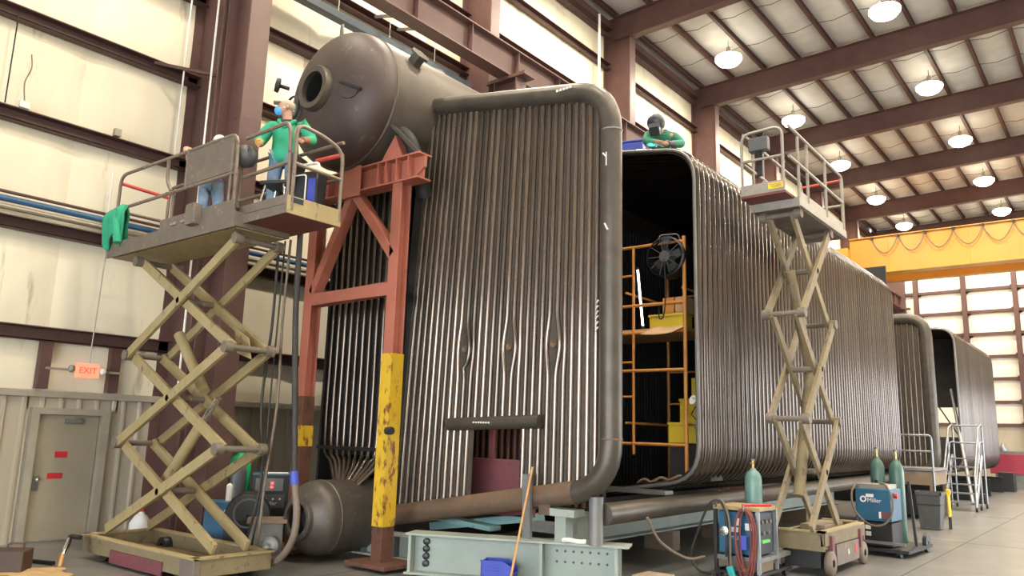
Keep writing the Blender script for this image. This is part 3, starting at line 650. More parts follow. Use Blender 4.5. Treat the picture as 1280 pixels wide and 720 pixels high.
br = thing('broom_handle', 'orange wooden pole leaning against the front tubes', 'pole', (-6.66, 8.38, 0))
obj('pole', M().tube([(0, 0, .0), (-.13, .66, 1.60)], .017, 8), 'handle', br)
obj('box_part', M().box(0, .001, 0, .001, 0, .001), 'handle', br) if 0 else None
tag(obj('floor_crate', M().box(-5.35, -4.95, 9.3, 9.75, 0, .3), 'woodgrey', bev=.01), 'grey brown crate on floor right of the pale green girder', 'crate')

# ================================================================ scissor lifts
def scissor(root, along, near, far, zs, a0, a1, mt, ex):
    """crossing arms: 'along' builds a point from (position along the lift, depth, height)"""
    for i in range(3):
        z0, z1 = zs[i], zs[i + 1]
        for dpt, inn in ((near, 1), (far, -1)):
            s = .09 * (1 if far > near else -1) * inn
            up_ = (0, 0, 1)
            obj('arm', M().bar(along(a0, dpt, z0), along(a1, dpt, z1), .06, .15, up_), mt, root, .006)
            obj('arm', M().bar(along(a1, dpt + s, z0), along(a0, dpt + s, z1), .06, .15, up_), mt, root, .006)
        for a in (a0, a1):
            obj('cross_tube', M().cyl(along(a, near - ex, z1), along(a, far + ex, z1), .045, 10), 'liftdark', root)
        obj('centre_pin', M().cyl(along((a0 + a1) / 2, near - ex, (z0 + z1) / 2), along((a0 + a1) / 2, far + ex, (z0 + z1) / 2), .05, 10), 'liftdark', root)
        for a in (a0, a1):
            for dpt in (near, far): obj('pivot_cap', M().cyl(along(a, dpt - .06, z1), along(a, dpt + .06, z1), .085, 10), 'liftdark', root)

# --- left lift, long side across the hall
LL = thing('scissor_lift', 'cream scissor lift at left, raised beside the upper drum with two people on it', 'scissor lift', (-11.2, 6.3, 0))
def wl_(name, m, ma, **k): return wobj(name, m, ma, LL, **k)
al = lambda a, d, z: (a + 11.2, d - 6.3, z)
scissor(LL, al, 5.98, 6.66, (.42, 1.74, 3.14, 4.70), -12.78, -9.86, 'lift', .03)
bs = wl_('base_frame', M().box(-12.95, -9.72, 5.72, 5.78, .10, .33).box(-12.95, -9.72, 6.82, 6.88, .10, .33).box(-12.95, -12.89, 5.72, 6.88, .10, .33).box(-9.78, -9.72, 5.72, 6.88, .10, .33).box(-12.9, -9.75, 5.75, 6.85, .10, .14), 'liftmid', bev=.008)
wl_('top_lip', M().box(-12.98, -9.69, 5.69, 5.80, .33, .36).box(-12.98, -9.69, 6.80, 6.91, .33, .36).box(-12.98, -12.87, 5.69, 6.91, .33, .36).box(-9.80, -9.69, 5.69, 6.91, .33, .36), 'lift', bev=.004)
wl_('corner_casting', M().box(-10.05, -9.70, 5.70, 5.80, .10, .33), 'liftdark', bev=.01)
wl_('base_sign', M().box(-12.0, -10.5, 5.70, 5.72, .04, .22), 'maroon')
for x in (-12.4, -10.2):
    for y in (5.85, 6.75): wl_('wheel', M().lathe((x, y - .06, .14), (0, 1, 0), [(0, .05), (0, .14), (.12, .14), (.12, .05)], 16), 'black')
wl_('hydraulic_cylinder', M().cyl((-12.0, 6.3, .95), (-10.9, 6.3, 2.05), .085, 12), 'lift')
wl_('piston_rod', M().cyl((-10.9, 6.3, 2.05), (-10.5, 6.3, 2.45), .05, 10), 'chrome')
wl_('hydraulic_cylinder', M().cyl((-10.9, 6.3, 2.55), (-11.8, 6.3, 3.45), .085, 12), 'lift')
wl_('end_bracket', M().prism([(-10.35, 6.35, 3.5), (-9.95, 6.35, 3.3), (-9.85, 6.35, 3.0), (-10.2, 6.35, 3.1)], (0, .02, 0)), 'lift')
wl_('deck', M().box(-13.6, -9.74, 5.84, 6.76, 4.84, 5.05), 'liftdark', bev=.008)
wl_('deck_underside', M().box(-13.55, -9.8, 5.9, 6.7, 4.825, 4.84), 'lift')
wl_('deck_fascia', M().box(-13.62, -9.74, 5.815, 5.84, 4.82, 5.07), 'liftdark', bev=.004)
wl_('toe_board', M().box(-11.9, -9.8, 5.83, 5.85, 5.07, 5.24), 'liftdark', bev=.003)
wl_('toe_board', M().box(-13.6, -9.8, 6.74, 6.76, 5.07, 5.2), 'liftdark')
wl_('control_case', M().box(-10.9, -10.65, 5.7, 5.83, 4.98, 5.3), 'liftdark', bev=.01)
for x in (-11.5, -11.2): wl_('latch', M().box(x, x + .14, 5.79, 5.83, 5.08, 5.13), 'railgrey', bev=.01)
def rail(pts, r=.028, m='rail', rad=.12, root=LL): return wobj('guard_rail', M().tube(rnd_path(pts, rad), r, 8), m, root)
NY, FYY = 5.86, 6.74
rail([(-13.52, NY, 5.05), (-13.52, NY, 6.30), (-9.9, NY, 6.26), (-9.85, NY, 4.95)], rad=.2)
rail([(-13.52, NY, 5.68), (-9.87, NY, 5.66)])
rail([(-11.9, NY, 6.3), (-11.88, NY, 5.9), (-11.72, NY, 5.70)], rad=.15)
rail([(-11.85, NY, 5.68), (-11.62, NY, 5.66), (-11.6, NY, 4.95)], rad=.1)
for x in (-11.28, -10.0): rail([(x, NY, 6.27), (x, NY, 5.05 if x > -11 else 5.66)])
wl_('mesh_infill_panel', M().box(-11.26, -9.95, NY - .012, NY + .012, 5.70, 6.24), 'liftdark')
rail([(-13.52, FYY, 5.05), (-13.52, FYY, 6.30), (-9.9, FYY, 6.26), (-9.9, FYY, 5.05)], rad=.2)
rail([(-13.52, FYY, 5.68), (-9.9, FYY, 5.66)])
for x in (-12.3, -11.2): rail([(x, FYY, 6.28), (x, FYY, 5.05)])
rail([(-13.52, NY, 6.16), (-13.52, FYY, 6.12)], m='redbar', r=.032)
rail([(-13.52, NY, 5.66), (-13.52, FYY, 5.66)])
# extension deck on the right
wl_('extension_deck', M().box(-9.98, -8.74, 5.99, 6.87, 4.93, 5.06), 'liftdark', bev=.006)
wl_('extension_underside', M().box(-9.95, -8.76, 6.0, 6.86, 4.915, 4.93), 'deckred')
wl_('extension_fascia', M().box(-9.98, -8.74, 5.965, 5.99, 4.90, 5.03).box(-9.98, -8.74, 5.975, 5.99, 5.04, 5.17), 'liftdark', bev=.004)
wl_('extension_fascia', M().box(-8.74, -8.715, 5.97, 6.88, 4.90, 5.15), 'lift', bev=.004)
wl_('nameplate', M().box(-8.714, -8.708, 6.02, 6.22, 5.06, 5.13), 'navy')
EY = 6.0
rail([(-9.9, EY, 6.22), (-8.90, EY, 6.24), (-8.82, EY, 6.1), (-8.76, EY, 4.95)], rad=.12)
rail([(-9.9, EY, 5.62), (-8.79, EY, 5.64)])
rail([(-8.73, EY + .04, 4.95), (-8.73, EY + .04, 6.2), (-8.73, 6.55, 6.14), (-8.73, 6.85, 6.02), (-8.73, 6.85, 4.98)], rad=.16)
rail([(-8.73, EY + .04, 5.62), (-8.73, 6.85, 5.60)])
rail([(-9.9, 6.86, 6.2), (-8.75, 6.86, 6.18)])
rail([(-9.35, 6.86, 6.02), (-8.73, 6.84, 5.98)], m='redbar', r=.035)
rail([(-9.9, 6.86, 5.62), (-8.75, 6.86, 5.62)])

# --- right lift, long side down the hall
RL = thing('scissor_lift', 'grey cream scissor lift at right, raised empty beside the furnace wall', 'scissor lift', (-4.4, 13.9, 0))
def wr_(name, m, ma, **k): return wobj(name, m, ma, RL, **k)
al2 = lambda a, d, z: (d + 4.4, a - 13.9, z)
scissor(RL, al2, -4.10, -4.68, (.74, 2.42, 4.12, 5.78), 12.62, 14.25, 'liftmid', -.03)
wr_('base_frame', M().box(-4.72, -4.02, 12.95, 13.01, .38, .66).box(-4.72, -4.02, 15.2, 15.26, .38, .66).box(-4.72, -4.66, 12.95, 15.26, .38, .66).box(-4.08, -4.02, 12.95, 15.26, .45, .66).box(-4.7, -4.04, 12.97, 15.24, .40, .44), 'liftmid', bev=.01)
wr_('top_lip', M().box(-4.74, -4.0, 12.93, 13.03, .66, .69).box(-4.12, -4.0, 12.93, 15.28, .66, .69).box(-4.74, -4.0, 15.18, 15.28, .66, .69), 'lift')
wr_('battery_door', M().box(-4.05, -3.99, 13.5, 14.75, .12, .44), 'liftdark', bev=.006)
wr_('door_decal', M().box(-3.99, -3.985, 14.5, 14.64, .24, .38), 'red'); wr_('door_decal', M().box(-3.99, -3.985, 14.1, 14.16, .25, .33), 'chalk')
wr_('under_tray', M().box(-4.66, -4.1, 13.0, 15.1, .12, .38), 'dark')
for y in (13.2, 15.0):
    for x in (-4.74, -4.06): wr_('wheel', M().lathe((x, y, .19), (1, 0, 0), [(0, .06), (.0, .17), (.02, .19), (.08, .19), (.1, .17), (.1, .06)], 20), 'liftdark')
for y in (13.3, 14.9): wr_('outrigger_leg', M().box(-4.04, -3.98, y - .06, y + .06, .1, .6), 'maroon')
wr_('hydraulic_cylinder', M().cyl((-4.4, 13.0, 1.2), (-4.4, 13.9, 3.4), .09, 12), 'liftmid')
wr_('hydraulic_cylinder', M().cyl((-4.4, 13.9, 3.1), (-4.4, 13.0, 4.9), .08, 12), 'liftmid')
wr_('tray_block', M().box(-4.6, -4.2, 13.6, 14.6, .44, .72), 'woodgrey')
wr_('deck', M().box(-4.82, -4.0, 12.43, 15.05, 5.86, 6.0), 'railgrey', bev=.006)
wr_('deck_underside', M().box(-4.78, -4.04, 12.5, 15.0, 5.845, 5.86), 'liftdark')
wr_('front_fascia', M().box(-4.82, -4.0, 12.41, 12.43, 5.84, 6.0), 'railgrey')
wr_('front_toe_board', M().box(-4.82, -4.1, 12.0, 12.02, 6.02, 6.2), 'railgrey', bev=.004)
wr_('extension_deck', M().box(-4.82, -4.08, 12.0, 12.6, 5.98, 6.02), 'deckred')
wr_('warning_sticker', M().box(-4.36, -4.12, 11.992, 12.0, 6.07, 6.17), 'sticker')
st_ = M()
for k, z in enumerate((6.145, 6.12, 6.095)): st_.box(-4.34 + .02 * k, -4.14, 11.989, 11.992, z - .006, z + .004)
wr_('sticker_print', st_, 'rail')
def rail2(pts, r=.026, m='railgrey', rad=.12): return rail(pts, r, m, rad, RL)
rail2([(-4.80, 12.03, 6.02), (-4.80, 12.03, 7.10), (-4.12, 12.03, 7.12), (-4.12, 12.03, 6.02)], rad=.16)
rail2([(-4.80, 12.03, 6.62), (-4.12, 12.03, 6.62)])
for x, m_ in ((-4.03, 'railgrey'), (-4.79, 'railgrey')):
    rail2([(x, 12.08, 7.12), (x, 15.0, 7.06), (x, 15.0, 6.0)], m=m_)
    rail2([(x, 12.08, 6.60), (x, 15.0, 6.55)], m=m_)
    for y in (12.5, 12.95, 13.95, 14.95): rail2([(x, y, 7.06), (x, y, 5.95)], m=m_)
    wr_('toe_board', M().box(x - .01, x + .01, 12.45, 15.0, 6.0, 6.13), 'railgrey')
rail2([(-4.79, 15.0, 6.98), (-4.03, 15.0, 7.0)], m='redbar'); rail2([(-4.79, 15.0, 6.5), (-4.03, 15.0, 6.5)])
cb = thing('lift_control_box', 'dark control box hung on front rail of the right lift', 'control box', (-4.52, 12.07, 6.85))
obj('case', M().box(-.16, .16, -.07, .09, -.08, .16), 'bin', cb, .02); obj('joystick', M().cyl((.05, 0, .16), (.08, 0, .27), .02, 8), 'black', cb); obj('cable_drop', M().box(-.05, .05, .0, .05, -.5, -.08), 'black', cb, .01)

# ---------------------------------------------------------------- things on and around the left lift
def cloth(name, m, pts, ma, label, cat):
    pass
jk = M()
def jf(u, v):
    a = (u - .5) * 2; x = -13.42 + .27 * a * (1 + .25 * math.sin(v * 5)); 
    t = v * 2 - 1
    y = 5.86 - .07 * math.cos(t * PI / 2) * 0 + (-.10 if t < 0 else .08) * min(1, abs(t) * 4) - .03 * math.sin(u * 17 + v * 6)
    z = 5.72 - (abs(t) ** 1.1) * (.62 + .16 * math.sin(u * 7 + (0 if t < 0 else 2))) + .02 * math.sin(u * 11)
    return (x, y, z)
jk.grid(18, 20, jf)
o = tag(obj('draped_jacket', jk, 'jacket', None), 'green work jacket hung over the left end rail of the left lift', 'jacket')
so = o.modifiers.new('cloth', 'SOLIDIFY'); so.thickness = .03
sv = jk = M().tube(spline([(-13.35, 5.78, 5.5), (-13.2, 5.74, 5.3), (-13.12, 5.75, 5.02)]), .07, 8); obj('sleeve', sv, 'jacket', o)

sc = thing('shop_chair', 'black seated chair with chrome legs on the lift extension deck', 'chair', (-9.42, 6.30, 5.06), .45)
obj('seat', M().box(-.22, .22, -.2, .2, .40, .46), 'black', sc, .02); obj('backrest', M().bar((.2, 0, .45), (.3, 0, .85), .38, .04, (1, 0, 0)), 'black', sc, .015)
for sx in (-.2, .2):
    for sy in (-.18, .18): obj('leg', M().tube([(sx * .7, sy * .8, .42), (sx * 1.1, sy, 0)], .016, 8), 'chrome', sc)
wc = thing('wire_feeder_case', 'black wire feeder suitcase with white handle on the extension deck', 'wire feeder', (-9.12, 6.55, 5.06), .3)
obj('case', M().box(-.25, .25, -.13, .13, .04, .62), 'black', wc, .03); obj('side_panel', M().box(.12, .24, -.14, -.13, .15, .5), 'bluetape', wc)
obj('handle', M().tube(rnd_path([(-.15, 0, .62), (-.15, 0, .76), (.18, 0, .78), (.18, 0, .62)], .06), .022, 8), 'paper', wc)
obj('door_trim', M().tube(rnd_path([(-.2, -.14, .1), (-.2, -.14, .56), (.08, -.14, .56), (.08, -.14, .1)], .05), .012, 6), 'paper', wc)
for x in (-.2, .2): obj('foot', M().box(x - .03, x + .03, -.1, .1, 0, .04), 'chrome', wc)
# hoses and ropes hanging from the lift deck
HL = ['leftmost black hose hanging from the left lift deck', 'thin black cord hanging second from left below lift', 'tan hose hanging third from left below lift']
for i, (x, m_, r) in enumerate(((-10.28, 'hose', .022), (-10.12, 'hose', .014), (-9.98, 'hosetan', .02))):
    pts = [(x, 6.95, 4.9), (x - .02 * i, 6.95, 3.6), (x - .10 + .05 * i, 6.95, 2.4), (x + .06 - .1 * i, 6.95, 1.3), (x - .2, 6.95, .35), (x - .5, 7.1, .03)]
    tag(obj('hanging_hose', M().tube(spline(pts), r, 8), m_), HL[i], 'hose', 'hoses hanging below the left lift')
tag(obj('hanging_hose', M().tube(spline([(-9.82, 7.0, 5.0), (-9.78, 7.0, 3.8), (-9.62, 7.0, 2.4), (-9.50, 7.0, 1.42)]), .045, 10), 'hose'), 'thick dark grey hose hanging in front of the orange frame', 'hose', 'hoses hanging below the left lift')
h2 = tag(obj('suction_hose', M().tube(spline([(-9.50, 7.0, 1.42), (-9.46, 7.0, 1.2), (-9.38, 7.0, .85), (-9.44, 7.0, .5), (-9.75, 7.0, .2), (-10.3, 6.95, .06), (-11, 7.1, .05)]), .05, 10), 'hosetan'), 'tan hose curving past the lower drum manhole to the floor', 'hose')
obj('tape_wrap', M().cyl((-9.515, 7.0, 1.44), (-9.475, 7.0, 1.26), .062, 10), 'bluetape', h2)
tag(obj('reel_hub', M().lathe((-9.95, 7.05, .38), (.5, -1, 0), [(0, .14), (.1, .14), (.14, .09), (.14, .04), (.12, 0)], 18), 'greyst'), 'round steel hub beside the lower drum manhole', 'hub')

# background welding gear between the left lift and the orange frame
FC = math.atan2(.83, .56)                                     # yaw that turns local -y towards the camera
def fac(x, y): return math.atan2(-(0 - x), -(0 - y)) * -1 + 0
def yawto(x, y): return math.atan2(y, x) - PI / 2 + PI if 0 else math.atan2(-x, y) * 1.0
wA = thing('welding_machine', 'tall blue welding power source with dark front and red display behind lower drum', 'welding machine', (-12.55, 8.74, 0), .96)
obj('case', M().box(-.33, .33, -.1, .6, .42, 1.22), 'bluew', wA, .02)
obj('front_panel', M().box(-.32, .32, -.125, -.1, .44, 1.2), 'black', wA, .01)
obj('display_bezel', M().box(-.26, .22, -.14, -.125, .92, 1.14), 'greyst', wA); obj('display_digits', M().box(.0, .05, -.145, -.14, 1.04, 1.08).box(.0, .05, -.145, -.14, .97, 1.01), 'led', wA)
obj('control_plate', M().box(-.26, .26, -.135, -.125, .62, .86), 'bin', wA)
text('Miller', .1, 'paper', wA, (.02, -.14, .70), (1, 0, 0), (0, 0, 1)); obj('cart_frame', M().box(-.36, .36, -.2, .65, .12, .42), 'dark', wA, .02)
for k in range(4): obj('output_knob', M().cyl((-.18 + .12 * k, -.135, .78), (-.18 + .12 * k, -.16, .78), .02, 8), 'paper', wA)
for x in (-.3, .3): obj('wheel', M().lathe((x - .03, -.1, .12), (1, 0, 0), [(0, .03), (0, .12), (.06, .12), (.06, .03)], 14), 'black', wA)
obj('top_paper', M().box(-.2, .3, .0, .4, 1.22, 1.225), 'paper', wA)
wB = thing('welding_machine', 'low blue welding machine with white logo half behind the left lift arms', 'welding machine', (-12.15, 7.6, 0), .98)
obj('case', M().box(-.32, .32, 0, .5, .12, .80), 'bluew', wB, .02); obj('logo_plate', M().box(-.08, .18, -.006, 0, .52, .68), 'bluew', wB); text('AP', .15, 'paper', wB, (.05, -.01, .62), (1, 0, 0), (0, 0, 1))
for x in (-.25, .25): obj('wheel', M().lathe((x - .03, .1, .1), (1, 0, 0), [(0, .03), (0, .1), (.06, .1), (.06, .03)], 12), 'black', wB)
wf = thing('wire_feeder', 'black rounded wire feeder standing between the two blue welding machines', 'wire feeder', (-11.55, 7.66, 0), .98)
obj('body', M().lathe((0, 0, .62), (0, 1, 0), [(0, .02), (0, .34), (.04, .37), (.32, .37), (.34, .3), (.34, 0)], 20).box(-.36, .36, 0, .32, .08, .55), 'black', wf)
obj('front_labels', M().box(.12, .2, -.012, 0, .42, .46).box(.12, .2, -.012, 0, .34, .39).box(.12, .18, -.012, 0, .28, .31), 'paper', wf); obj('foot', M().box(-.4, .4, -.05, .4, 0, .09), 'bin', wf)
obj('spool_ring', M().lathe((0, -.004, .66), (0, -1, 0), [(0, .24), (.015, .24), (.015, .21), (0, .21)], 20), 'bin', wf)
def cylinder(name, label, loc, r, h, m, group=None, valve=True, brass=True):
    t = thing(name, label, 'gas cylinder', loc, 0, group)
    obj('tank', M().lathe((0, 0, 0), (0, 0, 1), [(0, .02), (0, r * .95), (.03, r), (h * .82, r), (h * .87, r * .93), (h * .92, r * .68), (h * .95, r * .36), (h * .97, r * .3), (h * .97, .01)], 20), m, t)
    if valve:
        v = obj('valve', M().cyl((0, 0, h * .96), (0, 0, h * 1.06), .022, 8).cyl((0, 0, h * 1.03), (.0, -.07, h * 1.03), .016, 8), 'brass', t)
        obj('handwheel', M().cyl((0, 0, h * 1.06), (0, 0, h * 1.08), .035, 10), 'greyst', v)
    return t
cylinder('gas_cylinder', 'bright green gas cylinder standing behind the left lift arms', (-13.12, 8.44, .0), .2, 1.62, 'greentank', valve=False)
cylinder('gas_cylinder', 'dark grey gas cylinder left of the bright green one', (-12.78, 8.20, .0), .15, 1.5, 'helmetgrey', valve=False)
cylinder('spray_can', 'small white canister in front of the bright green cylinder', (-12.3, 7.75, .8), .05, .3, 'paper', valve=False)['category'] = 'canister'
pb = thing('plastic_jug', 'white plastic jug on floor behind the left lift base', 'jug', (-13.75, 7.0, .0))
obj('body', M().lathe((0, 0, 0), (0, 0, 1), [(0, .02), (0, .17), (.03, .18), (.36, .18), (.48, .1), (.52, .05), (.55, .05), (.55, .001)], 18), 'paper', pb); obj('cap', M().cyl((0, 0, .55), (0, 0, .6), .055, 12), 'red', pb)
ms = thing('metal_cabinet', 'grey steel cabinet with wooden top beside the lower drum', 'cabinet', (-10.95, 7.62, 0), .96)
obj('body', M().box(-.25, .25, -.2, .25, 0, .58), 'greyst', ms, .01); obj('top', M().box(-.3, .3, -.25, .3, .58, .63), 'woodgrey', ms); obj('door', M().box(-.22, .22, -.21, -.2, .06, .52), 'greyst', ms)

# lower left corner
tb = thing('tool_tray', 'brown steel tote box with two handles on the floor by the exit door', 'tote box', (-12.45, 4.35, 0), .9)
obj('body', M().box(-.42, .42, -.2, .2, .02, .30), 'toolbox', tb, .01)
for x in (-.22, .25): obj('handle', M().tube(rnd_path([(x - .1, 0, .30), (x - .1, 0, .38), (x + .1, 0, .38), (x + .1, 0, .30)], .03), .014, 6), 'toolbox', tb)
obj('blue_lid', M().box(-.3, .05, -.23, -.2, .08, .2), 'bluebin', tb)
obj('foot', M().box(-.4, .4, -.18, .18, 0, .02), 'dark', tb)
pj = thing('pallet_jack_handle', 'black handled tool with pale wood grip by the left lift base', 'tool', (-12.55, 5.28, 0))
obj('shaft', M().tube([(-.1, .1, .34), (.12, -.05, .18), (.25, -.12, .05)], .025, 8), 'chrome', pj); obj('grip', M().tube(rnd_path([(.05, .2, .36), (-.22, .16, .36), (-.1, .1, .26), (.1, -.04, .18)], .06), .035, 8), 'black', pj); obj('wood_grip', M().tube([(.16, -.07, .15), (.3, -.15, .0)], .03, 8), 'handle', pj)
sd = M()
for k in range(9):
    a = k * 2.4; x, y = -12.0 + .5 * math.cos(a) * (k / 9), 4.7 + .35 * math.sin(a) * (k / 9)
    sd.lathe((x, y, 0), (0, 0, 1), [(0, .3 - .015 * k), (.02, .22), (.035, .001)], 10)
so_ = tag(obj('sawdust_heap', sd, 'sand'), 'spread of tan oil absorbent on floor beside the tote box', 'absorbent'); so_['kind'] = 'stuff'
tag(obj('floor_rod', M().bar((-12.9, 5.0, .03), (-12.5, 5.15, .03), .05, .05), 'dark'), 'short dark bar lying on floor in front of the door', 'bar')

# ================================================================ gear in front of the furnace wall
w1 = thing('welding_cart', 'blue welding machine on a steel cart with red cables, left of the right lift', 'welding cart', (-4.87, 11.95, 0))
obj('machine_case', M().box(-.30, .28, -.32, .34, .38, 1.0), 'bluew', w1, .015)
obj('side_panel', M().box(.28, .30, -.30, .33, .40, .98), 'black', w1)
for y, z in ((-.15, .86), (.02, .86), (.18, .86), (-.1, .7), (.1, .7)): obj('control_knob', M().cyl((.30, y, z), (.33, y, z), .03, 10), 'greyst', w1)
obj('green_switch', M().box(.30, .34, -.2, .1, .56, .6), 'limegreen', w1)
obj('top_bar', M().box(-.36, .36, -.37, .38, 1.02, 1.08), 'lift', w1, .005)
for x in (-.33, .33):
    for y in (-.35, .36): obj('frame_post', M().box(x - .025, x + .025, y - .025, y + .025, .12, 1.02), 'galv' if x > 0 else 'dark', w1)
obj('shelf', M().box(-.36, .36, -.37, .9, .30, .36), 'greyst', w1); obj('base_tray', M().box(-.36, .36, -.37, .9, .10, .14), 'dark', w1)
obj('lower_box', M().box(-.2, .3, -.3, .3, .14, .3), 'woodgrey', w1)
for x in (-.3, .3):
    for y in (-.3, .8): obj('wheel', M().lathe((x - .03, y, .09), (1, 0, 0), [(0, .03), (0, .09), (.06, .09), (.06, .03)], 12), 'black', w1)
obj('label_sheet', M().box(-.02, .06, -.326, -.32, .80, .90), 'paper', w1); obj('label_sheet', M().box(-.10, .02, -.326, -.32, .70, .77), 'paper', w1); obj('label_sheet', M().box(.12, .24, -.326, -.32, .74, .84), 'paper', w1)
text('MILLER', .075, 'chalk', w1, (.0, -.328, .62), (1, 0, 0), (0, 0, 1))
obj('top_rod', M().cyl((.1, -.36, 1.10), (.37, .1, 1.10), .02, 8), 'red', w1)
cylinder('gas_cylinder', 'teal gas cylinder with brass valve standing behind the left blue welding cart', (-4.98, 12.58, .36), .135, 1.3, 'tealcyl')
rc = thing('cable_coil', 'coil of red welding cable hung on the blue welding cart', 'cable coil', (-4.70, 11.54, .98))
for k in range(7):
    a = .10 + .018 * (k % 4); dy = -.012 * k; dx = .03 * math.sin(k * 2.1); b = .40 + .04 * math.sin(k * 1.7)
    pts = [(dx + a * math.sin(t) * (1 + .25 * math.cos(t)), dy, -b + b * 1.18 * math.cos(t)) for t in [i * 2 * PI / 20 for i in range(21)]]
    obj('cable_loop', M().tube(pts, .014, 6), ('hosered', 'hosered', 'maroon')[k % 3], rc)
obj('hook', M().tube([(0, .05, .06), (0, -.08, .06), (0, -.1, .14)], .016, 6), 'chrome', rc)
obj('cable_tag', M().box(-.04, .04, -.1, -.09, -.5, -.3), 'bluetape', rc)
bc = thing('hose_loop', 'dark hose looped over the left end of the blue welding cart', 'hose', (-5.15, 11.52, 1.05))
obj('hose', M().tube(spline([(.15, -.02, -.7), (.17, -.02, -.2), (.1, -.02, .05), (0, -.03, .10), (-.12, -.04, 0), (-.3, -.04, -.4), (-.42, -.02, -.75), (-.3, 0, -.95), (-.1, 0, -.98)]), .018, 7), 'hose', bc)
obj('hose', M().tube(spline([(.22, -.03, -.9), (.22, -.03, -.25), (.14, -.03, .06), (.04, -.03, .12), (-.02, .02, .0)]), .016, 7), 'hosetan', bc)
obj('gauge', M().lathe((.14, -.04, -.33), (0, -1, 0), [(0, .07), (.03, .07), (.035, .045), (.035, .001)], 14), 'chrome', bc)
gnp = tag(obj('torch_gun', M().bar((-4.95, 11.5, .22), (-4.90, 11.5, .06), .1, .06, (0, 1, 0)), 'aqua', bev=.015), 'aqua torch grip hanging low under the blue welding cart', 'torch')
obj('torch_hose', M().tube(spline([(-4.95, 11.5, .22), (-4.98, 11.5, .6), (-5.0, 11.51, .92)]), .016, 6), 'hose', gnp)
tag(obj('floor_cable', M().tube(spline([(-5.55, 10.1, .95), (-5.5, 10.4, .6), (-5.35, 10.9, .35), (-5.25, 11.3, .34)]), .02, 7), 'hosetan'), 'tan cable drooping from long header to the welding cart', 'cable')

w2 = thing('welding_cart', 'blue welding machine with white logo on a black two wheeled cylinder cart', 'welding cart', (-4.0, 16.75, 0), -.05)
obj('machine_case', M().box(-.42, .22, -.45, .25, .62, 1.22), 'bluew', w2, .02); obj('lower_case', M().box(-.36, .2, -.38, .3, .16, .6), 'dark', w2, .015)
obj('top_vent', M().box(-.36, .16, -.4, .2, 1.22, 1.30), 'pipegrey', w2)
lg = obj('logo_ring', M().lathe((-.27, -.452, 1.02), (0, -1, 0), [(0, .06), (.006, .06), (.006, .035), (0, .035)], 18), 'paper', w2); obj('logo_block', M().box(-.22, -.08, -.458, -.45, 1.06, 1.12), 'paper', w2)
text('Miller', .11, 'paper', w2, (-.07, -.456, 1.0), (1, 0, 0), (0, 0, 1))
obj('rating_plate', M().box(.05, .2, -.456, -.45, .68, .80), 'maroon', w2); obj('rating_plate', M().box(.0, .04, -.456, -.45, .68, .8), 'paper', w2)
for z in (.46, .34): obj('label_sheet', M().box(-.28, -.18, -.386, -.38, z, z + .08), 'paper', w2)
obj('cart_base', M().box(-.45, .5, -.5, 1.15, .08, .14), 'dark', w2); obj('cart_post', M().bar((.38, .5, .1), (.30, .5, 1.35), .05, .05), 'dark', w2); obj('cart_post', M().bar((-.30, .5, .1), (-.30, .5, 1.35), .05, .05), 'dark', w2)
obj('cross_rail', M().box(-.45, .45, -.52, -.48, .22, .27), 'greyst', w2)
for x, y, r in ((-.42, .95, .18), (.44, .95, .18), (-.3, -.45, .08), (.32, -.45, .08)): obj('wheel', M().lathe((x - .03, y, r), (1, 0, 0), [(0, .03), (0, r), (.07, r), (.07, .03)], 16), 'black', w2)
obj('red_switch', M().cyl((.23, -.2, 1.1), (.28, -.2, 1.1), .05, 10), 'red', w2)
obj('power_cable', M().tube(spline([(-.44, -.3, 1.3), (-.48, -.46, 1.1), (-.42, -.5, .8), (-.2, -.52, .58), (.05, -.52, .56), (.22, -.5, .72), (.26, -.46, 1.0), (.15, -.4, 1.28), (0, -.3, 1.32)]), .02, 7), 'hosetan', w2)
cylinder('gas_cylinder', 'dark green gas cylinder, left of the two on the black cart', (-4.30, 17.50, .14), .135, 1.72, 'greencyl')
cylinder('gas_cylinder', 'green gas cylinder with pale cap, right of the two on the black cart', (-3.97, 17.62, .14), .14, 1.68, 'greencyl')
tc = thing('trash_can', 'charcoal square plastic bin on the floor beyond the cylinder cart', 'bin', (-4.32, 22.5, 0))
obj('body', M().add([(-.22, -.22, 0), (.22, -.22, 0), (.22, .22, 0), (-.22, .22, 0), (-.29, -.29, .88), (.29, -.29, .88), (.29, .29, .88), (-.29, .29, .88)], [(0, 3, 2, 1), (0, 1, 5, 4), (1, 2, 6, 5), (2, 3, 7, 6), (3, 0, 4, 7)]), 'bin', tc, .02)
obj('rim', M().box(-.31, .31, -.31, -.28, .85, .92).box(-.31, .31, .28, .31, .85, .92).box(-.31, -.28, -.31, .31, .85, .92).box(.28, .31, -.31, .31, .85, .92), 'bin', tc)
obj('liner', M().box(-.28, .28, -.28, .28, .6, .62), 'black', tc)
ys_ = thing('wet_floor_stand', 'small yellow stand on the floor right of the charcoal bin', 'stand', (-3.98, 22.95, 0))
obj('panel', M().box(-.02, .02, -.12, .12, .3, .85), 'sticker', ys_, .01); obj('hook', M().box(-.05, .05, -.06, .06, .85, .98), 'sticker', ys_, .01); obj('leg', M().box(-.02, .02, -.1, -.06, 0, .3), 'dark', ys_); obj('leg', M().box(-.02, .02, .06, .1, 0, .3), 'dark', ys_)
wp = thing('work_platform', 'weathered timber work platform with grey guard rail in front of second boiler', 'platform', (-5.22, 25.95, 0))
obj('deck', M().box(-.9, .55, -.8, 1.2, 1.35, 1.42), 'galv', wp); obj('side_timber', M().box(-.9, .5, -.78, 1.2, .95, 1.33), 'woodgrey', wp, .01); obj('lower_timber', M().box(-.85, .45, -.7, 1.1, .1, .72), 'dark', wp)
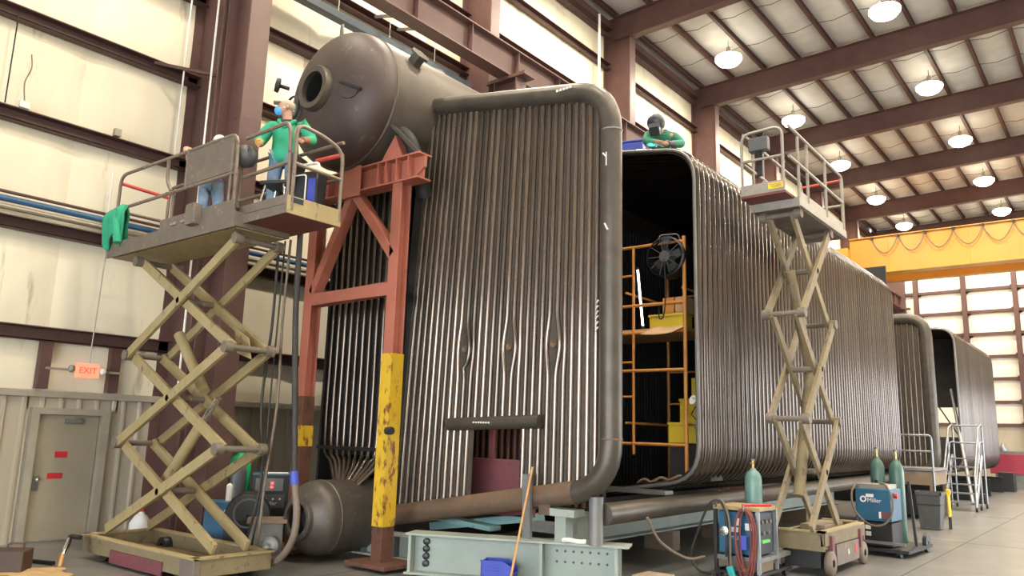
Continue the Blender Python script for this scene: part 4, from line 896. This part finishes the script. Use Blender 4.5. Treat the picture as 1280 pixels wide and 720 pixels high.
for x in (-.85, .45):
    for y in (-.72, 1.1): obj('leg', M().box(x - .05, x + .05, y - .05, y + .05, 0, .95), 'woodgrey', wp)
obj('guard_rail', M().tube(rnd_path([(-.85, -.78, 1.42), (-.85, -.78, 2.35), (.52, -.78, 2.35), (.52, -.78, .6)], .1), .03, 8), 'galv', wp); obj('guard_rail', M().cyl((-.85, -.78, 1.9), (.52, -.78, 1.9), .025, 8), 'galv', wp)
rs = thing('rolling_stairs', 'grey rolling staircase with tall hand rails in front of far box', 'stairs', (-4.55, 30.4, 0))
for k in range(6): obj('step', M().box(-.7 + .0 * k, .15, -.6 + .3 * k, -.25 + .3 * k, .28 * (k + 1) - .04, .28 * (k + 1)), 'galv', rs)
for x in (-.7, .2):
    obj('stringer', M().bar((x, -.8, .1), (x, 1.2, 1.75), .05, .12), 'galv', rs)
    obj('hand_rail', M().tube(rnd_path([(x, -.85, .15), (x, -.7, 1.1), (x, .7, 2.7), (x, 1.5, 2.85), (x, 1.5, .1)], .12), .03, 8), 'galv', rs)
    obj('hand_rail', M().tube([(x, -.6, .75), (x, .8, 2.2), (x, 1.5, 2.25)], .025, 8), 'galv', rs)
    for y in (-.75, .2, 1.4): obj('caster', M().cyl((x - .03, y, .08), (x + .03, y, .08), .08, 10), 'black', rs)
    obj('upright', M().cyl((x, .5, .1), (x, .5, 2.4), .025, 8), 'galv', rs)
for z in (2.8, 2.2): obj('end_rail', M().cyl((-.7, 1.5, z), (.2, 1.5, z), .028, 8), 'galv', rs)
mch = thing('red_machine', 'long dark red machine bed on the floor at the far end', 'machine', (-2.1, 48.5, 0))
obj('bed', M().box(-4.2, 4, -.5, .5, .75, 1.75), 'bench', mch, .02); obj('base', M().box(-4.0, 4, -.4, .4, 0, .75), 'greyst', mch); obj('top_rail', M().box(-4.2, 4, -.3, .3, 1.75, 1.9), 'greyst', mch)
for k in range(6): obj('clamp', M().lathe((-3.6 + 1.2 * k, 0, 1.9), (0, 0, 1), [(0, .2), (.15, .22), (.3, .1), (.4, .05), (.4, .001)], 10), 'galv', mch)
tag(obj('floor_block', M().box(-5.6, -4.95, 45.0, 45.8, 0, .9), 'dark', bev=.02), 'dark block on the floor under the far box end', 'block')
tag(obj('floor_block', M().box(-5.2, -4.7, 34.2, 34.8, 0, .35), 'dark', bev=.02), 'low dark block on floor behind the rolling stairs', 'block')

# ---------------------------------------------------------------- scaffold and gear inside the furnace box
sf = thing('scaffold', 'orange tube scaffold standing inside the furnace box opening', 'scaffold', (-6.6, 12.5, 0))
def ws(name, m, ma, **k): return wobj(name, m, ma, sf, **k)
def zf(x): return 1.43 - .16 * (-5.5 - x) + .06
for x, y, zt, r in ((-5.86, 12.0, 5.5, .034), (-6.85, 12.0, 5.44, .026), (-7.9, 12.0, 5.5, .034), (-5.9, 13.6, 5.2, .03), (-7.0, 13.6, 5.2, .03)):
    ws('upright', M().cyl((x, y, zf(x) + (.0 if r > .03 else .5 if y < 13 else 0)), (x, y, zt), r, 10), 'scaf')
for z, x0 in ((5.42, -7.9), (4.35, -7.9), (3.86, -7.9), (3.2, -7.9), (1.95, -7.9)):
    ws('ledger', M().cyl((x0, 12.0, z), (-5.86, 12.0, z), .028, 8), 'scaf')
for z in (2.75, 3.35, 4.9): ws('rung', M().cyl((-7.9, 12.0, z), (-6.85, 12.0, z), .02, 8), 'scaf')
for z in (4.75, 4.1, 3.3, 2.7, 2.2): ws('rung', M().cyl((-7.0, 13.6, z), (-5.9, 13.6, z), .02, 8), 'scaf')
for x in (-5.9, -7.0):
    for z in (4.6, 2.3): ws('side_ledger', M().cyl((x, 12.0, z), (x, 13.6, z), .022, 8), 'scaf')
ws('plank', M().box(-7.9, -5.9, 12.02, 12.4, 3.88, 3.93), 'wood'); ws('plank', M().box(-7.9, -5.9, 12.42, 12.8, 3.88, 3.93), 'wood'); ws('plank', M().box(-7.9, -5.9, 12.82, 13.5, 3.88, 3.93), 'wood')
dm = thing('drum_fan', 'black round drum fan hung on the scaffold top rail', 'fan', (-6.18, 11.92, 5.16))
obj('housing', M().lathe((0, .0, 0), (0, 1, 0), [(-.02, .33), (0, .36), (.3, .36), (.32, .33), (.32, .3), (0, .3)], 28), 'black', dm)
for k in range(10): obj('grille_wire', M().bar((0, -.015, 0), (.33 * math.cos(k * PI / 5), -.015, .33 * math.sin(k * PI / 5)), .01, .01), 'bin', dm)
obj('hub', M().lathe((0, -.03, 0), (0, 1, 0), [(0, .001), (0, .1), (.2, .12)], 16), 'bin', dm)
for k in range(4): obj('blade', M().bar((0, .12, 0), (.28 * math.cos(k * PI / 2 + .4), .16, .28 * math.sin(k * PI / 2 + .4)), .14, .01, (0, 1, .6)), 'bin', dm)
obj('carry_handle', M().tube(rnd_path([(-.2, .1, .3), (-.15, .1, .42), (.2, .1, .40), (.25, .1, .26)], .06), .015, 6), 'chrome', dm)
obj('mount', M().box(-.08, .08, .02, .1, .24, .34), 'greyst', dm); obj('power_cord', M().tube(spline([(0, -.03, -.05), (.02, -.04, -.7), (-.02, -.04, -1.05), (-.1, -.03, -1.08), (-.12, -.02, -.9)]), .012, 6), 'black', dm)
tag(obj('storage_crate', M().box(-6.56, -5.92, 12.05, 12.4, 3.935, 4.16).box(-6.58, -5.9, 12.03, 12.42, 4.13, 4.17), 'yellow', bev=.01), 'yellow crate on the scaffold planks behind the cardboard', 'crate')
for x, m_, l in ((-6.22, 'scaf', 'orange box stacked on the yellow crate, left of two'), (-5.98, 'wood', 'brown box stacked on the yellow crate, right of two')):
    tag(obj('parts_box', M().box(x - .11, x + .10, 12.1, 12.4, 4.175, 4.46), m_, bev=.01), l, 'box', 'boxes on the yellow crate')
cd = M().grid(6, 4, lambda u, v: (-6.50 + u * .60 + v * .18 - .1, 11.78 + v * .3, 3.80 + .17 * v - .02 * math.sin(u * PI)))
o = tag(obj('cardboard_sheet', cd, 'card'), 'tan cardboard sheet lying on the front edge of the scaffold planks', 'cardboard'); so = o.modifiers.new('t', 'SOLIDIFY'); so.thickness = .012
ls = thing('glow_tube', 'upright glowing tube added for a bright line of light inside the scaffold', 'glowing tube', (-6.72, 12.1, 3.94))
obj('lit_tube', M().tube([(-.0, 0, .05), (-.05, 0, .55), (-.10, 0, 1.08)], .019, 10), 'strip', ls); obj('tube_end', M().cyl((0, 0, 0), (0, 0, .06), .035, 10), 'black', ls); obj('tube_end', M().cyl((-.10, 0, 1.08), (-.105, 0, 1.12), .035, 10), 'black', ls)  # bright vertical line of light, built as an added glowing tube
ysp = thing('step_unit', 'yellow three step stair unit inside the furnace behind the scaffold', 'steps', (-5.95, 12.55, 0))
for k, (x0, x1, z0, z1) in enumerate(((-.42, .36, 1.98, 2.32), (-.20, .36, 2.33, 2.72), (.02, .36, 2.73, 3.08))): obj('step_block', M().box(x0, x1, -.2, .3, z0, z1), 'yellow', ysp, .008)
obj('stand', M().box(-.4, .34, -.18, .28, 1.38, 1.98), 'dark', ysp); obj('tread_edge', M().box(-.43, .36, -.215, -.2, 2.29, 2.33).box(-.21, .36, -.215, -.2, 2.69, 2.73), 'yellow', ysp)
cp = thing('clamp_lamp', 'small white clamp lamp at the right edge of the furnace opening', 'lamp', (-5.6, 11.9, 2.55))
obj('head', M().lathe((0, 0, .1), (-.4, -1, .3), [(0, .02), (.05, .05), (.12, .08), (.12, .06)], 12), 'paper', cp); obj('arm', M().tube([(0, 0, .1), (-.12, 0, -.1), (0.02, 0, -.25)], .012, 6), 'chrome', cp); obj('clamp', M().box(-.05, .08, -.03, .03, -.32, -.22), 'chrome', cp)
rg = M()
def rf(u, v): return (-6.6 + .9 * u, 11.62 + .3 * v, 1.30 + .12 * u + .09 * abs(math.sin(u * 9 + v * 3)) * (1 - .5 * v))
o = tag(obj('rag_heap', rg.grid(20, 6, rf), 'tan'), 'crumpled tan rags on the furnace floor edge', 'rags'); so = o.modifiers.new('t', 'SOLIDIFY'); so.thickness = .03

# ================================================================ people
def skin_mesh(name, nodes, edges, root, m, sub=2):
    keys = list(nodes); ix = {k: i for i, k in enumerate(keys)}
    me = bpy.data.meshes.new('tmp'); me.from_pydata([nodes[k][0] for k in keys], [(ix[a], ix[b]) for a, b in edges], [])
    o = bpy.data.objects.new('tmp', me); C.objects.link(o)
    md_ = o.modifiers.new('skin', 'SKIN'); md_.branch_smoothing = .6
    if not me.skin_vertices: me.skin_vertices.new()
    sv_ = me.skin_vertices[0].data
    for k in keys:
        r = nodes[k][1]; sv_[ix[k]].radius = r if hasattr(r, '__len__') else (r, r); sv_[ix[k]].use_root = (k == root)
    s = o.modifiers.new('sub', 'SUBSURF'); s.levels = sub; s.render_levels = sub
    res = bpy.data.meshes.new_from_object(o.evaluated_get(bpy.context.evaluated_depsgraph_get()))
    bpy.data.objects.remove(o); res.name = name; res.materials.clear(); res.materials.append(MT[m])
    res.polygons.foreach_set('use_smooth', [True] * len(res.polygons)); return res
def merge(me, mb):
    b = bmesh.new(); b.from_mesh(me); t = bpy.data.meshes.new('t'); t.from_pydata(mb.v, [], mb.f); b.from_mesh(t)
    bmesh.ops.recalc_face_normals(b, faces=b.faces); b.to_mesh(me); b.free(); bpy.data.meshes.remove(t)
    me.polygons.foreach_set('use_smooth', [True] * len(me.polygons)); return me
def person(label, loc, rz, J, face, top, legs, boots=True, glove=('glove', 'tan'), hood=False):
    """J: joints in local metres (x = picture right, -y = towards the viewer)"""
    t = thing('person', label, 'person', loc, rz)
    v = lambda k: V(J[k]); N = {}; E = []
    N['pel'] = (v('pel'), (.13, .11)); N['spine'] = ((v('pel') + v('chest')) / 2, (.13, .105)); N['chest'] = (v('chest'), (.15, .12)); N['neck'] = (v('neck'), .06)
    N['jaw'] = (v('head') + (v('neck') - v('head')) * .25, .075); N['head'] = (v('head') + V((0, 0, .03)), (.085, .095))
    E += [('pel', 'spine'), ('spine', 'chest'), ('chest', 'neck'), ('neck', 'jaw'), ('jaw', 'head')]
    for s in 'LR':
        N['sh' + s] = (v('sh' + s), .07); N['el' + s] = (v('el' + s), .048); N['wr' + s] = (v('wr' + s), .034)
        d = (v('wr' + s) - v('el' + s)).normalized(); pm = v('wr' + s) + d * .06; N['pm' + s] = (pm, (.042, .026))
        E += [('chest', 'sh' + s), ('sh' + s, 'el' + s), ('el' + s, 'wr' + s), ('wr' + s, 'pm' + s)]
        a = d.cross(V((0, 1, .2))).normalized(); c = a.cross(d).normalized()
        for i, (o_, ln) in enumerate(((-.030, .070), (-.010, .085), (.012, .080), (.032, .062))):
            N['f%d' % i + s] = (pm + a * o_ + d * (.035 + ln * .45) + c * .008, .010); N['g%d' % i + s] = (pm + a * o_ * 1.05 + d * (.03 + ln * .8) + c * .035, .009)
            E += [('pm' + s, 'f%d' % i + s), ('f%d' % i + s, 'g%d' % i + s)]
        N['th' + s] = (pm - a * .05 + d * .01 + c * .02, .012); N['tt' + s] = (pm - a * .062 + d * .045 + c * .035, .010); E += [('pm' + s, 'th' + s), ('th' + s, 'tt' + s)]
        N['hi' + s] = (v('hi' + s), .095); N['kn' + s] = (v('kn' + s), .062); N['an' + s] = (v('an' + s), .042); N['to' + s] = (v('to' + s), .04)
        E += [('pel', 'hi' + s), ('hi' + s, 'kn' + s), ('kn' + s, 'an' + s), ('an' + s, 'to' + s)]
    body = skin_mesh('body', N, E, 'pel', 'skin')
    f = V(face).normalized(); sd_ = f.cross(V((0, 0, 1))).normalized(); hu = sd_.cross(f); h = v('head')
    P = lambda a, b, c: h + sd_ * a + f * b + hu * c
    ft = M().tube([P(0, .09, .03), P(0, .115, -.01), P(0, .095, -.03)], .015, 8, True, [.010, .018, .014])
    for q in (-1, 1):
        ft.ball(P(q * .035, .088, .025), .013, 8, 6).tube([P(q * .095, -.01, .03), P(q * .105, -.015, .0), P(q * .095, -.01, -.03)], .018, 8, True, [.016, .022, .012])
    ft.tube([P(-.025, .088, -.06), P(0, .098, -.06), P(.025, .088, -.06)], .009, 6).ball(P(0, .02, .02), (.092, .098, .115), 14, 10)
    link('body', merge(body, ft), t)
    T = {k: N[k] for k in ('pel', 'spine', 'chest')}
    dn = (v('pel') - v('chest')).normalized(); T['hem'] = (v('pel') + dn * .17, (.21, .17)); T['pel'] = (v('pel'), (.21, .17)); T['spine'] = (N['spine'][0], (.22, .175)); T['chest'] = (v('chest'), (.225, .17)); T['neck'] = (v('chest') + (v('neck') - v('chest')) * .75, .085); E2 = [('hem', 'pel'), ('pel', 'spine'), ('spine', 'chest'), ('chest', 'neck')]
    for s in 'LR':
        T['sh' + s] = (v('sh' + s), .115); T['el' + s] = (v('el' + s), .088); T['wr' + s] = (v('wr' + s), .066); E2 += [('chest', 'sh' + s), ('sh' + s, 'el' + s), ('el' + s, 'wr' + s)]
    if top: 
        if top == 'tshirt':
            for s in 'LR': T.pop('wr' + s); E2.remove(('el' + s, 'wr' + s)); T['el' + s] = (v('sh' + s) * .45 + v('el' + s) * .55, .07)
        link('jacket' if top != 'tshirt' else 'shirt', skin_mesh('jacket', T, E2, 'chest', top), t)
    T = {'pel': (v('pel'), (.15, .125))}; E2 = []
    for s in 'LR':
        for k, r in (('hi', .115), ('kn', .085), ('an', .075)): T[k + s] = (v(k + s), r)
        E2 += [('pel', 'hi' + s), ('hi' + s, 'kn' + s), ('kn' + s, 'an' + s)]
    link('trousers', skin_mesh('trousers', T, E2, 'pel', legs), t)
    for s in 'LR':
        a, b = v('an' + s), v('to' + s); dn = V((0, 0, -1))
        obj('boot', M().tube([a + V((0, 0, .1)), a + V((0, 0, -.02)), a * .5 + b * .5, b], .05, 10, True, [.06, .062, .055, .045]), 'boot', t)
        d = (v('wr' + s) - v('el' + s)).normalized(); g = glove[0 if s == 'R' else 1]
        if g: obj('glove_cuff', M().tube([v('wr' + s) - d * .07, v('wr' + s) + d * .02, v('wr' + s) + d * .09], .05, 10, True, [.066, .05, .046]), g, t)
    return t, P
# man in the green jacket on the lift extension
J1 = dict(pel=(0, 0, .98), chest=(.02, -.02, 1.32), neck=(0, 0, 1.53), head=(-.03, -.02, 1.68), shR=(-.21, 0, 1.44), shL=(.23, 0, 1.43), elR=(-.34, -.06, 1.16), elL=(.36, -.02, 1.20), wrR=(-.27, -.26, 1.07), wrL=(.33, -.26, 1.12),
          hiR=(-.10, 0, .93), hiL=(.11, 0, .93), knR=(-.12, -.03, .50), knL=(.13, -.05, .50), anR=(-.12, .03, .09), anL=(.14, .02, .09), toR=(-.15, -.15, .05), toL=(.17, -.15, .05))
p1, P = person('man in green welding jacket, tan cap and blue face mask standing on the left lift', (-9.78, 6.58, 5.06), .676, J1, (-.92, -.25, .12), 'jacket', 'denim')
cp_ = M().ball(P(0, -.005, .055), (.108, .112, .09), 16, 8); obj('cap', cp_, 'cap', p1)
obj('cap_brim', M().prism([P(-.08, .08, .075), P(.08, .08, .075), P(.06, .18, .06), P(-.06, .18, .06)], (0, 0, .012)), 'cap', p1)
obj('face_mask', M().ball(P(0, .075, -.035), (.075, .07, .072), 14, 8), 'mask', p1)
obj('mask_strap', M().tube([P(-.06, .08, -.02), P(-.105, 0, 0), P(0, -.105, .01), P(.105, 0, 0), P(.06, .08, -.02)], .006, 6), 'paper', p1)
obj('collar', M().tube([V((-.10, -.06, 1.50)), V((-.04, -.13, 1.40)), V((0, -.14, 1.36)), V((.06, -.12, 1.42)), V((.11, -.04, 1.50)), V((0, .08, 1.54)), V((-.10, -.06, 1.50))], .028, 8), 'jacket', p1)
obj('undershirt', M().prism([V((-.07, -.10, 1.50)), V((.08, -.10, 1.50)), V((.0, -.16, 1.36))], (0, .04, 0)), 'navy', p1)
hm = thing('welding_helmet', 'dark welding helmet held at the side of the man in green', 'helmet', (-9.98, 6.08, 6.02), .676)
obj('shell', M().lathe((0, 0, 0), (-.2, -.4, -.9), [(-.06, .14), (.02, .17), (.12, .16), (.19, .10), (.2, .001)], 18), 'bin', hm); obj('visor', M().box(-.09, .07, -.165, -.14, -.06, .03), 'black', hm, .01)
p1.scale = (1.13, 1.13, 1.06)
# man bent over behind the infill panel
J2 = dict(pel=(-.05, .05, .88), chest=(-.10, -.05, 1.22), neck=(.02, -.10, 1.38), head=(.10, -.14, 1.50), shR=(-.27, -.02, 1.34), shL=(.12, -.05, 1.32), elR=(-.42, -.20, 1.38), elL=(.24, -.22, 1.10), wrR=(-.30, -.38, 1.22), wrL=(.12, -.38, 1.02),
          hiR=(-.14, .05, .84), hiL=(.06, .03, .84), knR=(-.08, -.10, .46), knL=(.16, -.08, .46), anR=(-.10, .06, .09), anL=(.14, .08, .09), toR=(-.08, -.13, .05), toL=(.19, -.10, .05))
p2_, P = person('man in white cap, tan shirt and jeans bent over behind the lift panel', (-11.45, 6.40, 5.06), .676, J2, (.75, -.5, -.35), 'tshirt', 'denim', glove=(None, None))
obj('cap', M().ball(P(0, -.01, .05), (.108, .112, .09), 16, 8), 'whitecap', p2_); obj('cap_brim', M().prism([P(-.07, .08, .06), P(.07, .08, .06), P(.05, .17, .04), P(-.05, .17, .04)], (0, 0, .012)), 'whitecap', p2_)
# welder kneeling on the furnace roof
J3 = dict(pel=(.12, .34, .26), chest=(.06, .04, .47), neck=(.0, -.08, .56), head=(-.05, -.17, .645), shR=(-.18, -.02, .48), shL=(.30, -.0, .48), elR=(-.26, -.20, .26), elL=(.42, -.12, .27), wrR=(-.06, -.34, .20), wrL=(.18, -.32, .20),
          hiR=(.0, .32, .23), hiL=(.22, .32, .23), knR=(-.12, -.02, .10), knL=(.30, .0, .10), anR=(-.06, .46, .08), anL=(.28, .46, .08), toR=(-.06, .58, .05), toL=(.28, .58, .05))
p3, P = person('welder in dull green jacket and dark helmet kneeling on the furnace roof', (-6.50, 12.30, 7.10), .676, J3, (-.45, -.75, -.35), 'jacket2', 'navy', glove=('tan', 'bin'))
obj('helmet_shell', M().lathe(P(0, -.06, .02), P(0, 1, -.05) - P(0, 0, 0), [(-.06, .10), (0, .155), (.10, .165), (.19, .15), (.23, .11), (.235, .001)], 20), 'helmet', p3)
obj('helmet_chin', M().prism([P(-.12, .05, -.08), P(.12, .05, -.08), P(.09, .19, -.22), P(-.09, .19, -.22)], P(0, .05, .16) - P(0, 0, 0)), 'helmet', p3)
obj('visor', M().prism([P(-.10, .165, -.16), P(.10, .165, -.16), P(.10, .185, -.05), P(-.10, .185, -.05)], P(0, .03, 0) - P(0, 0, 0)), 'visor', p3)
obj('hood', M().ball(P(0, -.05, .03), (.135, .14, .15), 16, 10), 'greentank' if 0 else 'jacket2', p3)
tr = thing('welding_torch', 'welding torch with bright cyan arc held by the kneeling welder', 'torch', (-6.34, 12.02, 7.12))
obj('gun', M().tube([(.05, -.0, .24), (.0, -.0, .16), (-.04, -.0, .10)], .022, 8), 'black', tr); obj('arc', M().ball((-.05, 0, .05), .028, 10, 6), 'arc', tr)
al_ = bpy.data.lights.new('arc_glow', 'POINT'); al_.energy = 22; al_.color = (.25, .95, 1); al_.shadow_soft_size = .04
link('arc_glow', al_, tr, (-.12, -.06, .16))
bx_ = thing('wire_box', 'blue box on the furnace roof left of the kneeling welder', 'box', (-7.15, 12.55, 7.20), .3)
obj('body', M().box(-.2, .2, -.15, .15, 0, .42), 'bluetape', bx_, .02); obj('lid', M().box(-.21, .21, -.16, .16, .42, .46), 'bluetape', bx_, .01)
